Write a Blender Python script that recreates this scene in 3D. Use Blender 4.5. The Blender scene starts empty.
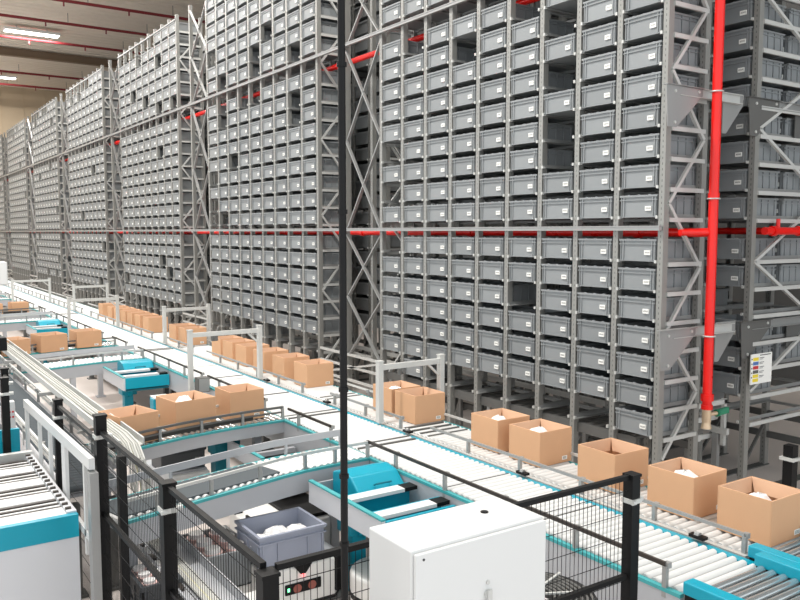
import bpy, math, random
from mathutils import Vector, Matrix
random.seed(7)
C = bpy.context.scene.collection
V = Vector

# ------------------------------------------------------------------ camera numbers
F = 800.0
TH = math.atan(68 / 800.0)
PHI = math.radians(34.0)
CAMZ = 2.65

def proj(X, Y, Z):
    c, s = math.cos(PHI), math.sin(PHI)
    r = X * c - Y * s
    d = X * s + Y * c
    z = Z - CAMZ
    f = d * math.cos(TH) - z * math.sin(TH)
    u = d * math.sin(TH) + z * math.cos(TH)
    return 400 + F * r / f, 300 - F * u / f, f

# ------------------------------------------------------------------ materials
def lin(c):
    c = c / 255.0
    return c / 12.92 if c <= 0.04045 else ((c + 0.055) / 1.055) ** 2.4

def mat(name, rgb, rough=0.5, metal=0.0, var=0.06, scale=6.0, rvar=0.08, obj_var=0.0, bump=0.0, spec=0.5):
    m = bpy.data.materials.new(name)
    m.use_nodes = True
    nt = m.node_tree
    b = nt.nodes['Principled BSDF']
    col = [lin(x) for x in rgb] + [1]
    tc = nt.nodes.new('ShaderNodeTexCoord')
    nz = nt.nodes.new('ShaderNodeTexNoise')
    nz.inputs['Scale'].default_value = scale
    nz.inputs['Detail'].default_value = 4
    nt.links.new(tc.outputs['Object'], nz.inputs['Vector'])
    mr = nt.nodes.new('ShaderNodeMapRange')
    mr.inputs['To Min'].default_value = 1 - var
    mr.inputs['To Max'].default_value = 1 + var
    nt.links.new(nz.outputs['Fac'], mr.inputs['Value'])
    val = mr.outputs['Result']
    if obj_var:
        oi = nt.nodes.new('ShaderNodeObjectInfo')
        m2 = nt.nodes.new('ShaderNodeMapRange')
        m2.inputs['To Min'].default_value = 1 - obj_var
        m2.inputs['To Max'].default_value = 1 + obj_var
        nt.links.new(oi.outputs['Random'], m2.inputs['Value'])
        mu = nt.nodes.new('ShaderNodeMath')
        mu.operation = 'MULTIPLY'
        nt.links.new(val, mu.inputs[0])
        nt.links.new(m2.outputs['Result'], mu.inputs[1])
        val = mu.outputs[0]
    mx = nt.nodes.new('ShaderNodeVectorMath')
    mx.operation = 'SCALE'
    mx.inputs[0].default_value = col[:3]
    nt.links.new(val, mx.inputs['Scale'])
    nt.links.new(mx.outputs['Vector'], b.inputs['Base Color'])
    mr3 = nt.nodes.new('ShaderNodeMapRange')
    mr3.inputs['To Min'].default_value = max(0.02, rough - rvar)
    mr3.inputs['To Max'].default_value = min(1, rough + rvar)
    nt.links.new(nz.outputs['Fac'], mr3.inputs['Value'])
    nt.links.new(mr3.outputs['Result'], b.inputs['Roughness'])
    b.inputs['Metallic'].default_value = metal
    b.inputs['Specular IOR Level'].default_value = spec
    if bump:
        bp = nt.nodes.new('ShaderNodeBump')
        bp.inputs['Strength'].default_value = bump
        bp.inputs['Distance'].default_value = 0.01
        nt.links.new(nz.outputs['Fac'], bp.inputs['Height'])
        nt.links.new(bp.outputs['Normal'], b.inputs['Normal'])
    return m

def emit(name, rgb, strength):
    m = bpy.data.materials.new(name)
    m.use_nodes = True
    b = m.node_tree.nodes['Principled BSDF']
    b.inputs['Base Color'].default_value = (0.9, 0.9, 0.9, 1)
    b.inputs['Emission Color'].default_value = [lin(x) for x in rgb] + [1]
    b.inputs['Emission Strength'].default_value = strength
    return m

def perforated(name, rgb):
    m = mat(name, rgb, 0.42, 0.35, 0.05, 3.0)
    nt = m.node_tree
    b = nt.nodes['Principled BSDF']
    src = b.inputs['Base Color'].links[0].from_socket
    tc = nt.nodes.new('ShaderNodeTexCoord')
    sx = nt.nodes.new('ShaderNodeSeparateXYZ')
    nt.links.new(tc.outputs['Object'], sx.inputs[0])
    def math_(op, a, bb):
        n = nt.nodes.new('ShaderNodeMath')
        n.operation = op
        for k, v in enumerate((a, bb)):
            if v is None:
                continue
            if isinstance(v, (int, float)):
                n.inputs[k].default_value = v
            else:
                nt.links.new(v, n.inputs[k])
        return n.outputs[0]
    fz = math_('FRACT', math_('MULTIPLY', sx.outputs['Z'], 20.0), None)
    hz = math_('LESS_THAN', fz, 0.42)
    ay = math_('ABSOLUTE', sx.outputs['Y'], None)
    hy = math_('LESS_THAN', ay, 0.0045)
    hole = math_('MULTIPLY', hz, hy)
    mx = nt.nodes.new('ShaderNodeMix')
    mx.data_type = 'RGBA'
    nt.links.new(hole, mx.inputs['Factor'])
    nt.links.new(src, mx.inputs[6])
    mx.inputs[7].default_value = (0.14, 0.14, 0.14, 1)
    nt.links.new(mx.outputs[2], b.inputs['Base Color'])
    return m

M = {
 'upright': perforated('galvanised upright steel', (150, 150, 146)),
 'steel': mat('galvanised steel', (158, 159, 158), 0.42, 0.35, 0.06, 4),
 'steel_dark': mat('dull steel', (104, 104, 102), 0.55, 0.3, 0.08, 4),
 'tote': mat('grey polypropylene', (136, 140, 142), 0.45, 0, 0.03, 5, obj_var=0.07),
 'tote_far': mat('grey polypropylene plain', (132, 135, 136), 0.5, 0, 0.08, 2.5),
 'tote_blue': mat('blue grey polypropylene', (150, 156, 172), 0.4, 0, 0.03, 5),
 'tote_dark': mat('charcoal polypropylene', (74, 78, 82), 0.45, 0, 0.04, 5),
 'label': mat('white label paper', (240, 240, 236), 0.6, 0, 0.02),
 'ink': mat('printed ink grey', (70, 70, 72), 0.7, 0, 0.02),
 'card': mat('corrugated cardboard', (208, 164, 128), 0.85, 0, 0.035, 9, obj_var=0.03, bump=0.05, spec=0.2),
 'card_lit': mat('cardboard lit inner face', (216, 178, 148), 0.88, 0, 0.03, 9, spec=0.2),  # lighter copy of the cardboard, light on the inner flaps put into the colour
 'teal': mat('teal painted steel', (0, 152, 176), 0.35, 0, 0.04, 4),
 'teal_edge': mat('teal edge profile', (66, 160, 164), 0.5, 0, 0.05, 7),
 'teal_deep': mat('deep teal paint', (0, 112, 128), 0.4, 0, 0.05, 4),
 'plate': mat('light grey coated side plate', (176, 178, 182), 0.4, 0, 0.035, 2.5),
 'plate_lt': mat('pale grey coated panel', (206, 208, 212), 0.4, 0, 0.03, 2.5),
 'roller': mat('white plastic roller', (214, 215, 214), 0.4, 0, 0.02, 4),
 'roller_steel': mat('zinc plated roller', (196, 202, 204), 0.22, 0.75, 0.05, 6),
 'belt': mat('dark grey conveyor belt', (84, 90, 94), 0.8, 0, 0.05, 4, spec=0.2),
 'rail': mat('dark guard rail', (58, 52, 48), 0.5, 0.1, 0.06, 5),
 'rail_lt': mat('pale aluminium rail', (200, 201, 198), 0.45, 0.2, 0.05, 5),
 'black': mat('black powder coat', (14, 14, 15), 0.5, 0, 0.08, 8, spec=0.25),
 'rubber': mat('black rubber', (26, 26, 27), 0.7, 0, 0.08, 8),
 'white': mat('white enamelled steel', (216, 217, 216), 0.4, 0, 0.015, 3),
 'white_body': mat('white moulded shell', (232, 231, 228), 0.38, 0, 0.03, 5),
 'red': mat('red painted pipe', (232, 24, 16), 0.3, 0, 0.04, 5),
 'red_dull': mat('dull red pipe', (122, 36, 42), 0.5, 0, 0.1, 2),
 'brass': mat('brass fitting', (214, 190, 160), 0.35, 0.5, 0.08, 8),
 'green': mat('green valve handle', (38, 128, 96), 0.4, 0, 0.05, 8),
 'purlin': mat('brown painted purlin', (128, 108, 88), 0.7, 0, 0.08, 2),
 'floor': mat('polished concrete floor', (205, 196, 190), 0.42, 0, 0.07, 0.9, rvar=0.12),
 'ceil': mat('corrugated roof sheet', (226, 216, 202), 0.75, 0, 0.06, 0.6),
 'wall': mat('beige sandwich panel', (190, 172, 146), 0.75, 0, 0.05, 0.4),
 'wall_r': mat('grey sandwich panel', (86, 86, 85), 0.75, 0, 0.05, 0.4),
 'film': mat('white plastic film', (240, 239, 238), 0.3, 0, 0.04, 14, bump=0.3),
 'pink': mat('pink printed carton', (232, 196, 190), 0.5, 0, 0.12, 20),
 'cable_w': mat('white cable sheath', (190, 190, 185), 0.5, 0, 0.05, 6),
 'cable_y': mat('yellow cable sheath', (204, 200, 168), 0.5, 0, 0.05, 6),
 'yellow': mat('yellow print', (238, 214, 60), 0.5, 0, 0.02),
 'blue': mat('blue print', (84, 120, 180), 0.5, 0, 0.02),
 'redp': mat('red print', (206, 52, 60), 0.5, 0, 0.02),
 'lens': mat('reddish sensor lens', (150, 84, 74), 0.15, 0, 0.05, 10),
 'led_g': emit('green led', (40, 255, 150), 2.0),
 'led_r': emit('red led', (255, 40, 50), 1.5),
 'lamp': emit('lamp diffuser', (255, 250, 240), 6.0),
}

# ------------------------------------------------------------------ mesh builder
class MB:
    def __init__(s):
        s.v = []; s.f = []; s.mi = []; s.cur = 0
    def m(s, i):
        s.cur = i
        return s
    def add(s, vs, fs):
        o = len(s.v)
        s.v += [tuple(v) for v in vs]
        s.f += [tuple(i + o for i in f) for f in fs]
        s.mi += [s.cur] * len(fs)
    def box(s, x0, x1, y0, y1, z0, z1):
        if x0 > x1: x0, x1 = x1, x0
        if y0 > y1: y0, y1 = y1, y0
        if z0 > z1: z0, z1 = z1, z0
        s.add([(x0,y0,z0),(x1,y0,z0),(x1,y1,z0),(x0,y1,z0),(x0,y0,z1),(x1,y0,z1),(x1,y1,z1),(x0,y1,z1)],
              [(3,2,1,0),(4,5,6,7),(0,1,5,4),(1,2,6,5),(2,3,7,6),(3,0,4,7)])
    def bar(s, p, q, w, h, up=(0,0,1)):
        p, q = V(p), V(q)
        d = (q - p).normalized()
        u = V(up)
        if abs(d.dot(u)) > 0.98: u = V((1,0,0))
        a = d.cross(u).normalized() * (w / 2)
        b = a.cross(d).normalized() * (h / 2)
        vs = [p-a-b, p+a-b, p+a+b, p-a+b, q-a-b, q+a-b, q+a+b, q-a+b]
        s.add(vs, [(3,2,1,0),(4,5,6,7),(0,1,5,4),(1,2,6,5),(2,3,7,6),(3,0,4,7)])
    def cyl(s, p, q, r, n=12, r2=None):
        p, q = V(p), V(q)
        r2 = r if r2 is None else r2
        d = (q - p).normalized()
        u = V((0,0,1)) if abs(d.z) < 0.9 else V((1,0,0))
        a = d.cross(u).normalized(); b = d.cross(a).normalized()
        vs = []
        for k in range(n):
            t = 2 * math.pi * k / n
            vs.append(p + (a * math.cos(t) + b * math.sin(t)) * r)
        for k in range(n):
            t = 2 * math.pi * k / n
            vs.append(q + (a * math.cos(t) + b * math.sin(t)) * r2)
        fs = [(k, (k+1) % n, n + (k+1) % n, n + k) for k in range(n)]
        fs += [tuple(range(n-1, -1, -1)), tuple(range(n, 2*n))]
        s.add(vs, fs)
    def tube(s, pts, r, n=6, closed=False):
        pts = [V(p) for p in pts]
        N = len(pts); vs = []
        for i, p in enumerate(pts):
            if closed:
                d = (pts[(i+1) % N] - pts[i-1]).normalized()
            else:
                d = (pts[min(i+1, N-1)] - pts[max(i-1, 0)]).normalized()
            u = V((0,0,1)) if abs(d.z) < 0.85 else V((1,0,0))
            a = d.cross(u).normalized(); b = d.cross(a).normalized()
            for k in range(n):
                t = 2 * math.pi * k / n
                vs.append(p + (a * math.cos(t) + b * math.sin(t)) * r)
        fs = []
        for i in range(N if closed else N - 1):
            j = (i + 1) % N
            for k in range(n):
                fs.append((i*n+k, i*n+(k+1) % n, j*n+(k+1) % n, j*n+k))
        if not closed:
            fs += [tuple(range(n-1, -1, -1)), tuple((N-1)*n + k for k in range(n))]
        s.add(vs, fs)
    def prism(s, poly, a, b, axis='y'):
        """poly: 2D outline, extruded from a to b along axis (x: (y,z), y: (x,z), z: (x,y))"""
        n = len(poly)
        def p3(p, t):
            return {'x': (t, p[0], p[1]), 'y': (p[0], t, p[1]), 'z': (p[0], p[1], t)}[axis]
        vs = [p3(p, a) for p in poly] + [p3(p, b) for p in poly]
        fs = [(k, (k+1) % n, n+(k+1) % n, n+k) for k in range(n)] + [tuple(range(n-1, -1, -1)), tuple(range(n, 2*n))]
        s.add(vs, fs)
    def strip(s, path, off, w, z0, z1):
        """a plate following a 2D path, offset sideways, with rectangular section w x (z1-z0)"""
        a = offset(path, off - w / 2); b = offset(path, off + w / 2)
        vs = []
        for p, q in zip(a, b):
            vs += [(p[0],p[1],z0),(q[0],q[1],z0),(q[0],q[1],z1),(p[0],p[1],z1)]
        fs = []
        for i in range(len(path) - 1):
            for k in range(4):
                fs.append((i*4+k, i*4+(k+1) % 4, (i+1)*4+(k+1) % 4, (i+1)*4+k))
        fs += [(3,2,1,0), tuple((len(path)-1)*4+k for k in range(4))]
        s.add(vs, fs)
    def build(s, name, m, parent=None, label=None, smooth=False, bevel=0.0, stuff=False):
        if parent is not None and name in SINGULAR and not stuff:
            ps = split(s)
            nm = SINGULAR[name]
            o = None
            for i, q in enumerate(ps):
                o = q.build1(nm, m, parent, label, smooth, bevel, i == 99)
            return o
        return s.build1(name, m, parent, label, smooth, bevel, stuff)
    def build1(s, name, m, parent=None, label=None, smooth=False, bevel=0.0, stuff=False):
        me = bpy.data.meshes.new(name)
        o3 = V((0,0,0))
        p = parent
        while p is not None:
            o3 += p.location
            p = p.parent
        me.from_pydata([(v[0]-o3.x, v[1]-o3.y, v[2]-o3.z) for v in s.v], [], s.f)
        for x in (m if isinstance(m, (list, tuple)) else [m]):
            me.materials.append(M[x] if isinstance(x, str) else x)
        me.polygons.foreach_set('material_index', s.mi)
        import bmesh
        bm = bmesh.new(); bm.from_mesh(me)
        bmesh.ops.recalc_face_normals(bm, faces=bm.faces)
        bm.to_mesh(me); bm.free()
        if smooth:
            me.polygons.foreach_set('use_smooth', [True] * len(me.polygons))
            try:
                me.set_sharp_from_angle(angle=math.radians(40))
            except Exception:
                pass
        o = bpy.data.objects.new(name, me)
        C.objects.link(o)
        if parent is not None: o.parent = parent
        if label: o['label'] = label
        if stuff: o['kind'] = 'stuff'
        if bevel:
            b = o.modifiers.new('bevel', 'BEVEL')
            b.width = bevel; b.segments = 2; b.limit_method = 'ANGLE'
        return o

SINGULAR = {'hangers': 'hanger', 'sprinkler_heads': 'sprinkler_head', 'foot_plates': 'foot_plate', 'bolts': 'bolt', 'pipe_clamps': 'pipe_clamp',
            'guard_brackets': 'guard_bracket', 'supports': 'support', 'clips': 'clip', 'wheels': 'wheel', 'rails': 'rail', 'cross_rails': 'cross_rail', 'legs': 'leg',
            'foot_beams': 'foot_beam', 'foot_rails': 'foot_rail', 'top_tie': 'top_tie', 'gusset_plate': 'gusset_plate', 'sensors': 'sensor', 'transfer_gaps': 'transfer_gap',
            'roller_ends': 'roller_end', 'red_dots': 'red_dot', 'couplings': 'coupling', 'coupling': 'coupling', 'end_brace': 'end_brace', 'corner_post': 'corner_post'}
def split(mb):
    par = list(range(len(mb.v)))
    def find(a):
        while par[a] != a:
            par[a] = par[par[a]]; a = par[a]
        return a
    for f in mb.f:
        r = find(f[0])
        for q in f[1:]: par[find(q)] = r
    isl = {}
    for i, v in enumerate(mb.v): isl.setdefault(find(i), []).append(i)
    bbs = []
    for k, ids in isl.items():
        xs = [mb.v[i] for i in ids]
        bbs.append([[min(v[a] for v in xs) for a in range(3)], [max(v[a] for v in xs) for a in range(3)], {k}])
    ch = True
    while ch:
        ch = False
        for i in range(len(bbs)):
            for j in range(len(bbs) - 1, i, -1):
                A, B = bbs[i], bbs[j]
                if all(A[0][a] - .003 <= B[1][a] and B[0][a] - .003 <= A[1][a] for a in range(3)):
                    A[0] = [min(A[0][a], B[0][a]) for a in range(3)]; A[1] = [max(A[1][a], B[1][a]) for a in range(3)]; A[2] |= B[2]
                    del bbs[j]; ch = True
    bbs.sort(key=lambda q: q[0][1])
    out = []
    for q in bbs[:99]: out.append(q[2])
    if len(bbs) > 99: out.append(set().union(*[q[2] for q in bbs[99:]]))
    root = {i: find(i) for i in range(len(mb.v))}
    res = []
    for g in out:
        m2 = MB(); mp = {}
        for f, mi in zip(mb.f, mb.mi):
            if root[f[0]] in g:
                for i in f:
                    if i not in mp: mp[i] = len(m2.v); m2.v.append(mb.v[i])
                m2.f.append(tuple(mp[i] for i in f)); m2.mi.append(mi)
        res.append(m2)
    return res

def offset(path, off):
    out = []
    for i, p in enumerate(path):
        a = V(path[max(i-1, 0)]); b = V(path[min(i+1, len(path)-1)])
        d = (b - a).normalized()
        n = V((-d.y, d.x))
        out.append((p[0] + n.x * off, p[1] + n.y * off))
    return out

def tag(o, label, cat, group=None, kind=None):
    o['label'] = label; o['category'] = cat
    if group: o['group'] = group
    if kind: o['kind'] = kind
    return o

def thing(name, loc, label, cat, group=None):
    o = bpy.data.objects.new(name, None)
    o.empty_display_size = 0.1
    C.objects.link(o)
    o.location = loc
    return tag(o, label, cat, group)

def dup(root, loc, label=None, rotz=None, scale=None, skip=()):
    r = root.copy(); C.objects.link(r)
    r.location = loc
    if rotz is not None: r.rotation_euler = (0, 0, rotz)
    if scale is not None: r.scale = scale
    if label: r['label'] = label
    for ch in list(root.children):
        if ch.name.split('.')[0] in skip: continue
        c = ch.copy(); C.objects.link(c); c.parent = r
        for g in list(ch.children):
            d = g.copy(); C.objects.link(d); d.parent = c
    return r

def struct(mb, name, m):
    o = mb.build(name, m)
    o['kind'] = 'structure'
    return o

ORD = ['first','second','third','fourth','fifth','sixth','seventh','eighth','ninth','tenth','eleventh','twelfth','thirteenth','fourteenth','fifteenth']

# ------------------------------------------------------------------ the hall
b = MB(); b.box(-9, 13.3, -3, 52, -0.2, 0); struct(b, 'floor', 'floor')
b = MB()
b.box(-9, 13.3, -3, 52, 11.0, 11.2)
y = -2.8
while y < 52:
    b.box(-9, 13.3, y, y + 0.10, 10.985, 11.0); y += 0.5
struct(b, 'ceiling', 'ceil')
b = MB(); b.box(-9, 13.3, 51.6, 51.9, 0, 11)
y = -8.5
while y < 12.9:
    b.box(y, y + 0.04, 51.58, 51.6, 0, 11); y += 1.2
struct(b, 'wall_far', 'wall')
b = MB(); b.box(13.0, 13.3, -3, 51.6, 0, 11)
y = -2.5
while y < 51.6:
    b.box(12.98, 13.0, y, y + 0.04, 0, 11); y += 1.2
struct(b, 'wall_right', 'wall_r')
for i, yy in enumerate((40.7,)):
    b = MB()
    b.box(-9, 13.0, yy - 0.14, yy + 0.14, 10.62, 10.65)
    b.box(-9, 13.0, yy - 0.02, yy + 0.02, 10.65, 10.93)
    b.box(-9, 13.0, yy - 0.14, yy + 0.14, 10.93, 10.96)
    struct(b, 'trim_%d' % (i + 1), 'purlin')

# ceiling sprinkler pipes
for i, yy in enumerate((26.5, 29.8, 33.0, 36.5, 44.3, 48.1)):
    t = thing('sprinkler_pipe', (4, yy, 10.55),
              'thin red sprinkler pipe under the roof, ' + ORD[i] + ' from the near end', 'pipe', 'red sprinkler pipes under the roof')
    p = MB(); p.cyl((-9, yy, 10.55), (12.95, yy, 10.55), 0.055, 8); p.build('pipe_run', 'red_dull', t, smooth=True)
    h = MB(); k = -8
    while k < 12.8:
        h.cyl((k, yy, 10.61), (k, yy, 10.96), 0.012, 6); k += 3.0
    h.build('hangers', 'steel_dark', t)
    h = MB(); k = -7
    while k < 12.8:
        h.cyl((k, yy, 10.49), (k, yy, 10.36), 0.03, 6); k += 2.2
    h.build('sprinkler_heads', 'red_dull', t)

# ceiling lamps: fixture + a real area light at its diffuser
def lamp_at(x, y, label, power):
    t = thing('ceiling_light', (x, y, 10.72), label, 'lamp', 'long lamps under the roof')
    p = MB(); p.box(x-1.05, x+1.05, y-0.24, y+0.24, 10.72, 10.82); p.box(x-0.6, x-0.56, y-0.02, y+0.02, 10.82, 10.96); p.box(x+0.56, x+0.6, y-0.02, y+0.02, 10.82, 10.96)
    p.build('housing', 'white', t)
    p = MB(); p.box(x-1.0, x+1.0, y-0.2, y+0.2, 10.69, 10.72); p.build('diffuser', 'lamp', t)
    l = bpy.data.lights.new('ceiling_lamp', 'AREA')
    l.shape = 'RECTANGLE'; l.size = 2.0; l.size_y = 0.4; l.energy = power; l.color = (1.0, 0.97, 0.93)
    o = bpy.data.objects.new('lamp_bulb', l); C.objects.link(o)
    o.location = (0, 0, -0.04)
    o.parent = t
LAMP = 570
for i, yy in enumerate((6.0, 16.0, 26.0, 36.1, 47.1)):
    for j, xx in enumerate((1.2, 6.25)):
        where = ('above the conveyors', 'above the rack tops')[j]
        lamp_at(xx, yy, ('larger white lamp under the roof at the upper left corner' if (j, i) == (1, 3) else 'smaller white lamp farther back under the roof at left edge' if (j, i) == (1, 4) else 'long white lamp under the roof ' + where + ', ' + ORD[i] + ' from the near end'), (LAMP, 170)[j])

# ------------------------------------------------------------------ storage racks
PITCH = 0.5195
XF = 6.0
NC = 9
Y0 = 4.69                       # near end of the first rack
BLOCK = 6.52
DEPTH = 0.60
TOPZ = 7.42
LOW = [2.380 - 0.271 * k for k in range(7)]             # bottoms of totes below the middle beam
MID = [2.785 + 0.272 * k for k in range(9)]
UPP = [2.785 + 2.66 + 0.272 * k for k in range(7)]
LEVELS = [('low', k, z) for k, z in enumerate(LOW)] + [('mid', k, z) for k, z in enumerate(MID)] + [('upp', k, z) for k, z in enumerate(UPP)]
BIN_H = 0.205
BIN_W = 0.43

up_mesh = None
def upright_mesh():
    global up_mesh
    if up_mesh: return up_mesh
    p = MB()
    # C section, open to the back
    p.box(0, 0.004, -0.03, 0.03, 0, 1)
    p.box(0.004, 0.07, -0.03, -0.026, 0, 1)
    p.box(0.004, 0.07, 0.026, 0.03, 0, 1)
    p.box(0.066, 0.07, -0.026, -0.014, 0, 1)
    p.box(0.066, 0.07, 0.014, 0.026, 0, 1)
    o = p.build('upright', 'upright')
    up_mesh = o.data
    bpy.data.objects.remove(o)
    # real height baked in
    for v in up_mesh.vertices: v.co.z *= TOPZ
    return up_mesh

def make_rack(x, y0, n, depth, label, levels, shelf_mat='steel', z0=0.55, rise=0.585):
    t = thing('storage_rack', (x, y0, 0), label, 'rack', 'steel tote racks standing in rows')
    me = upright_mesh()
    for i in range(n + 1):
        for bx in (0.0, depth):
            o = bpy.data.objects.new('upright', me); C.objects.link(o)
            o.parent = t
            o.location = (bx if bx == 0 else bx - 0.07, PITCH * i, 0)
    for z in sorted(set(levels)):
        s = MB()
        for i in range(n):
            for e in (PITCH * i + 0.03, PITCH * (i + 1) - 0.03):
                sg = 1 if e == PITCH * i + 0.03 else -1
                ya, yb = sorted((e, e + sg * 0.045))
                s.box(x + 0.01, x + depth - 0.01, y0 + ya, y0 + yb, z - 0.010, z - 0.004)
                s.box(x + 0.01, x + depth - 0.01, y0 + e, y0 + e + sg * 0.003, z - 0.004, z + 0.028)
                # little bright end stop at the front
                s.m(1); s.box(x - 0.014, x + 0.012, y0 + ya + (0.002 if sg > 0 else 0.022), y0 + yb - (0.022 if sg > 0 else 0.002), z - 0.014, z + 0.014); s.m(0)
        # end ledges
        for e in (-0.03, PITCH * n + 0.03):
            s.m(1); s.box(x + 0.07, x + depth - 0.045, y0 + e - 0.012, y0 + e + 0.012, z - 0.045, z - 0.006); s.m(0)
        s.box(x + depth - 0.05, x + depth - 0.008, y0 - 0.03, y0 + PITCH * n + 0.03, z - 0.03, z - 0.004)
        s.build('shelf_level', [shelf_mat, 'rail_lt'], t)
    # end bracing
    for e in (-0.028, PITCH * n + 0.028):
        zz = z0
        k = 0
        d = MB()
        while zz < TOPZ - rise - 0.1:
            a, c2 = (x + 0.06, x + depth - 0.06) if k % 2 == 0 else (x + depth - 0.06, x + 0.06)
            d.bar((a, y0 + e, zz), (c2, y0 + e, zz + rise), 0.03, 0.03)
            zz += rise + 0.005; k += 1
        d.build('end_brace', 'rail_lt', t)
    # top tie and foot beams
    s = MB()
    s.box(x - 0.02, x + 0.02, y0 - 0.03, y0 + PITCH * n + 0.03, TOPZ - 0.13, TOPZ - 0.10)
    s.box(x + depth - 0.04, x + depth, y0 - 0.03, y0 + PITCH * n + 0.03, TOPZ - 0.13, TOPZ - 0.10)
    s.build('top_tie', 'steel', t)
    s = MB()
    for i in range(n + 1):
        s.box(x, x + depth, y0 + PITCH * i - 0.05, y0 + PITCH * i + 0.05, 0, 0.012)
    s.build('foot_plates', 'steel_dark', t)
    s = MB()
    for zz in (0.32, 0.56):
        s.box(x + depth - 0.05, x + depth - 0.01, y0, y0 + PITCH * n, zz, zz + 0.07)
        for i in range(0, n):
            if zz > 0.5:
                s.bar((x + 0.05, y0 + PITCH * (i + .1), 0.2), (x + depth - 0.04, y0 + PITCH * (i + .9), 0.62), 0.03, 0.03)
    s.build('foot_beams', 'steel_dark', t)
    return t

names = ['nearest', 'second nearest', 'third nearest', 'fourth nearest', 'fifth nearest', 'sixth nearest', 'seventh nearest']
for bI in range(7):
    make_rack(XF, Y0 + BLOCK * bI, NC, DEPTH, 'tall galvanised steel rack full of grey totes beside the conveyor, ' + names[bI] + ' one',
              [z for _, _, z in LEVELS])
XB = 7.22
BD = 1.30
make_rack(XB, 4.60, NC, BD, 'double-deep galvanised rack at the right edge, behind the vertical red pipe', [z for _, _, z in LEVELS], 'steel', 1.07, 0.64)
for bI in range(1, 7):
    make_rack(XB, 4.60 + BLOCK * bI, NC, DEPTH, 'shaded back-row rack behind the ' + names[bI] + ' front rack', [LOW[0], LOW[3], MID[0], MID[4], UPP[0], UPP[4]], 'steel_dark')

# ---- totes
def tote_body(mb, w=BIN_W, l=0.57, h=BIN_H, full=True):
    """open tote, front face at x=0 facing -x, centred on y"""
    hw = w / 2; t = 0.008; ins = 0.012
    hw2 = hw - ins
    # walls
    mb.box(ins, ins + t, -hw2, hw2, 0, h); mb.box(l - ins - t, l - ins, -hw2, hw2, 0, h)
    mb.box(ins + t, l - ins - t, -hw2, -hw2 + t, 0, h); mb.box(ins + t, l - ins - t, hw2 - t, hw2, 0, h)
    mb.box(ins + t, l - ins - t, -hw2 + t, hw2 - t, 0, t)
    # rim
    for z0, z1 in ((h - 0.018, h), (h - 0.050, h - 0.042)):
        mb.box(0, ins, -hw, hw, z0, z1); mb.box(l - ins, l, -hw, hw, z0, z1)
        mb.box(ins, l - ins, -hw, -hw2, z0, z1); mb.box(ins, l - ins, hw2, hw, z0, z1)
    if not full: return
    for yy in (-0.165, 0.165):
        mb.box(0.002, ins, yy - 0.005, yy + 0.005, 0.006, h - 0.018)
    for yy in (-hw2 + 0.004, hw2 - 0.012):
        mb.box(0.002, ins, yy, yy + 0.008, 0.0, h - 0.018)
    mb.box(0.004, ins, -hw2, hw2, 0, 0.008)
    for xx in (0.06, 0.17, 0.285, 0.40, 0.51):
        for sg in (-1, 1):
            a, c2 = sorted((sg * hw2, sg * hw))
            mb.box(xx - 0.005, xx + 0.005, a, c2, 0.006, h - 0.018)
    for yy in (-0.12, 0.0, 0.12):
        mb.box(0.01, 0.03, yy - 0.014, yy + 0.014, h, h + 0.006)

tb = MB(); tote_body(tb)
proto = tb.build('storage_tote', 'tote')
lb = MB(); lb.box(-0.0015, 0.012, -0.150, -0.082, 0.060, 0.102)
lb.m(1)
for k in range(5):
    lb.box(-0.002, -0.0015, -0.142 + 0.011 * k, -0.137 + 0.011 * k, 0.074, 0.090)
proto_label = lb.build('label', ['label', 'ink'])
C.objects.unlink(proto); C.objects.unlink(proto_label)

missing = set()
# (block, column counted from the near end, tier, row)
def miss(bI, c, tier, k): missing.add((bI, c, tier, k))
for k in (2, 3, 5, 7): miss(0, 2, 'mid', k)
miss(0, 3, 'mid', 8); miss(0, 3, 'low', 2); miss(0, 5, 'mid', 7)
for k in (1, 3): miss(0, 8, 'mid', k)
miss(0, 8, 'low', 0)
miss(0, 7, 'mid', 8)
for c in range(9):
    if c not in (0, 7): miss(0, c, 'low', 6)
    if c != 4: miss(1, c, 'low', 6)
for c, tier, k in ((8, 'mid', 1), (8, 'mid', 3), (8, 'mid', 0), (7, 'mid', 0), (7, 'upp', 0), (7, 'mid', 8), (7, 'mid', 7), (6, 'mid', 4), (4, 'upp', 0), (4, 'upp', 1),
                   (1, 'mid', 7), (1, 'mid', 6), (1, 'upp', 0), (3, 'upp', 2), (5, 'mid', 8), (4, 'mid', 8), (8, 'upp', 2)):
    miss(1, c, tier, k)
rr = random.Random(5)
for bI in range(2, 7):
    for c in range(9):
        miss(bI, c, 'low', 6)
        for tier, k, z in LEVELS:
            if rr.random() < 0.035: miss(bI, c, tier, k)
            if tier == 'upp' and k == 6 and c > 2 and rr.random() < 0.75: miss(bI, c, tier, k)
            if tier == 'upp' and k == 5 and c > 4 and rr.random() < 0.4: miss(bI, c, tier, k)
cand = []; rest = []
for bI in range(7):
    for c in range(NC):
        for tier, k, z in LEVELS:
            if (bI, c, tier, k) in missing: continue
            yc = Y0 + BLOCK * bI + PITCH * (c + 0.5)
            p = proj(XF, yc, z + 0.1)
            it = (p[2], 'front', bI, c, tier, k, XF - 0.005, yc, z)
            if bI < 3 and -6 < p[0] < 806 and -8 < p[1] < 608: cand.append(it)
            else: rest.append(it)
backmiss = {('low', 2), ('low', 6), ('low', 5)}
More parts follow.
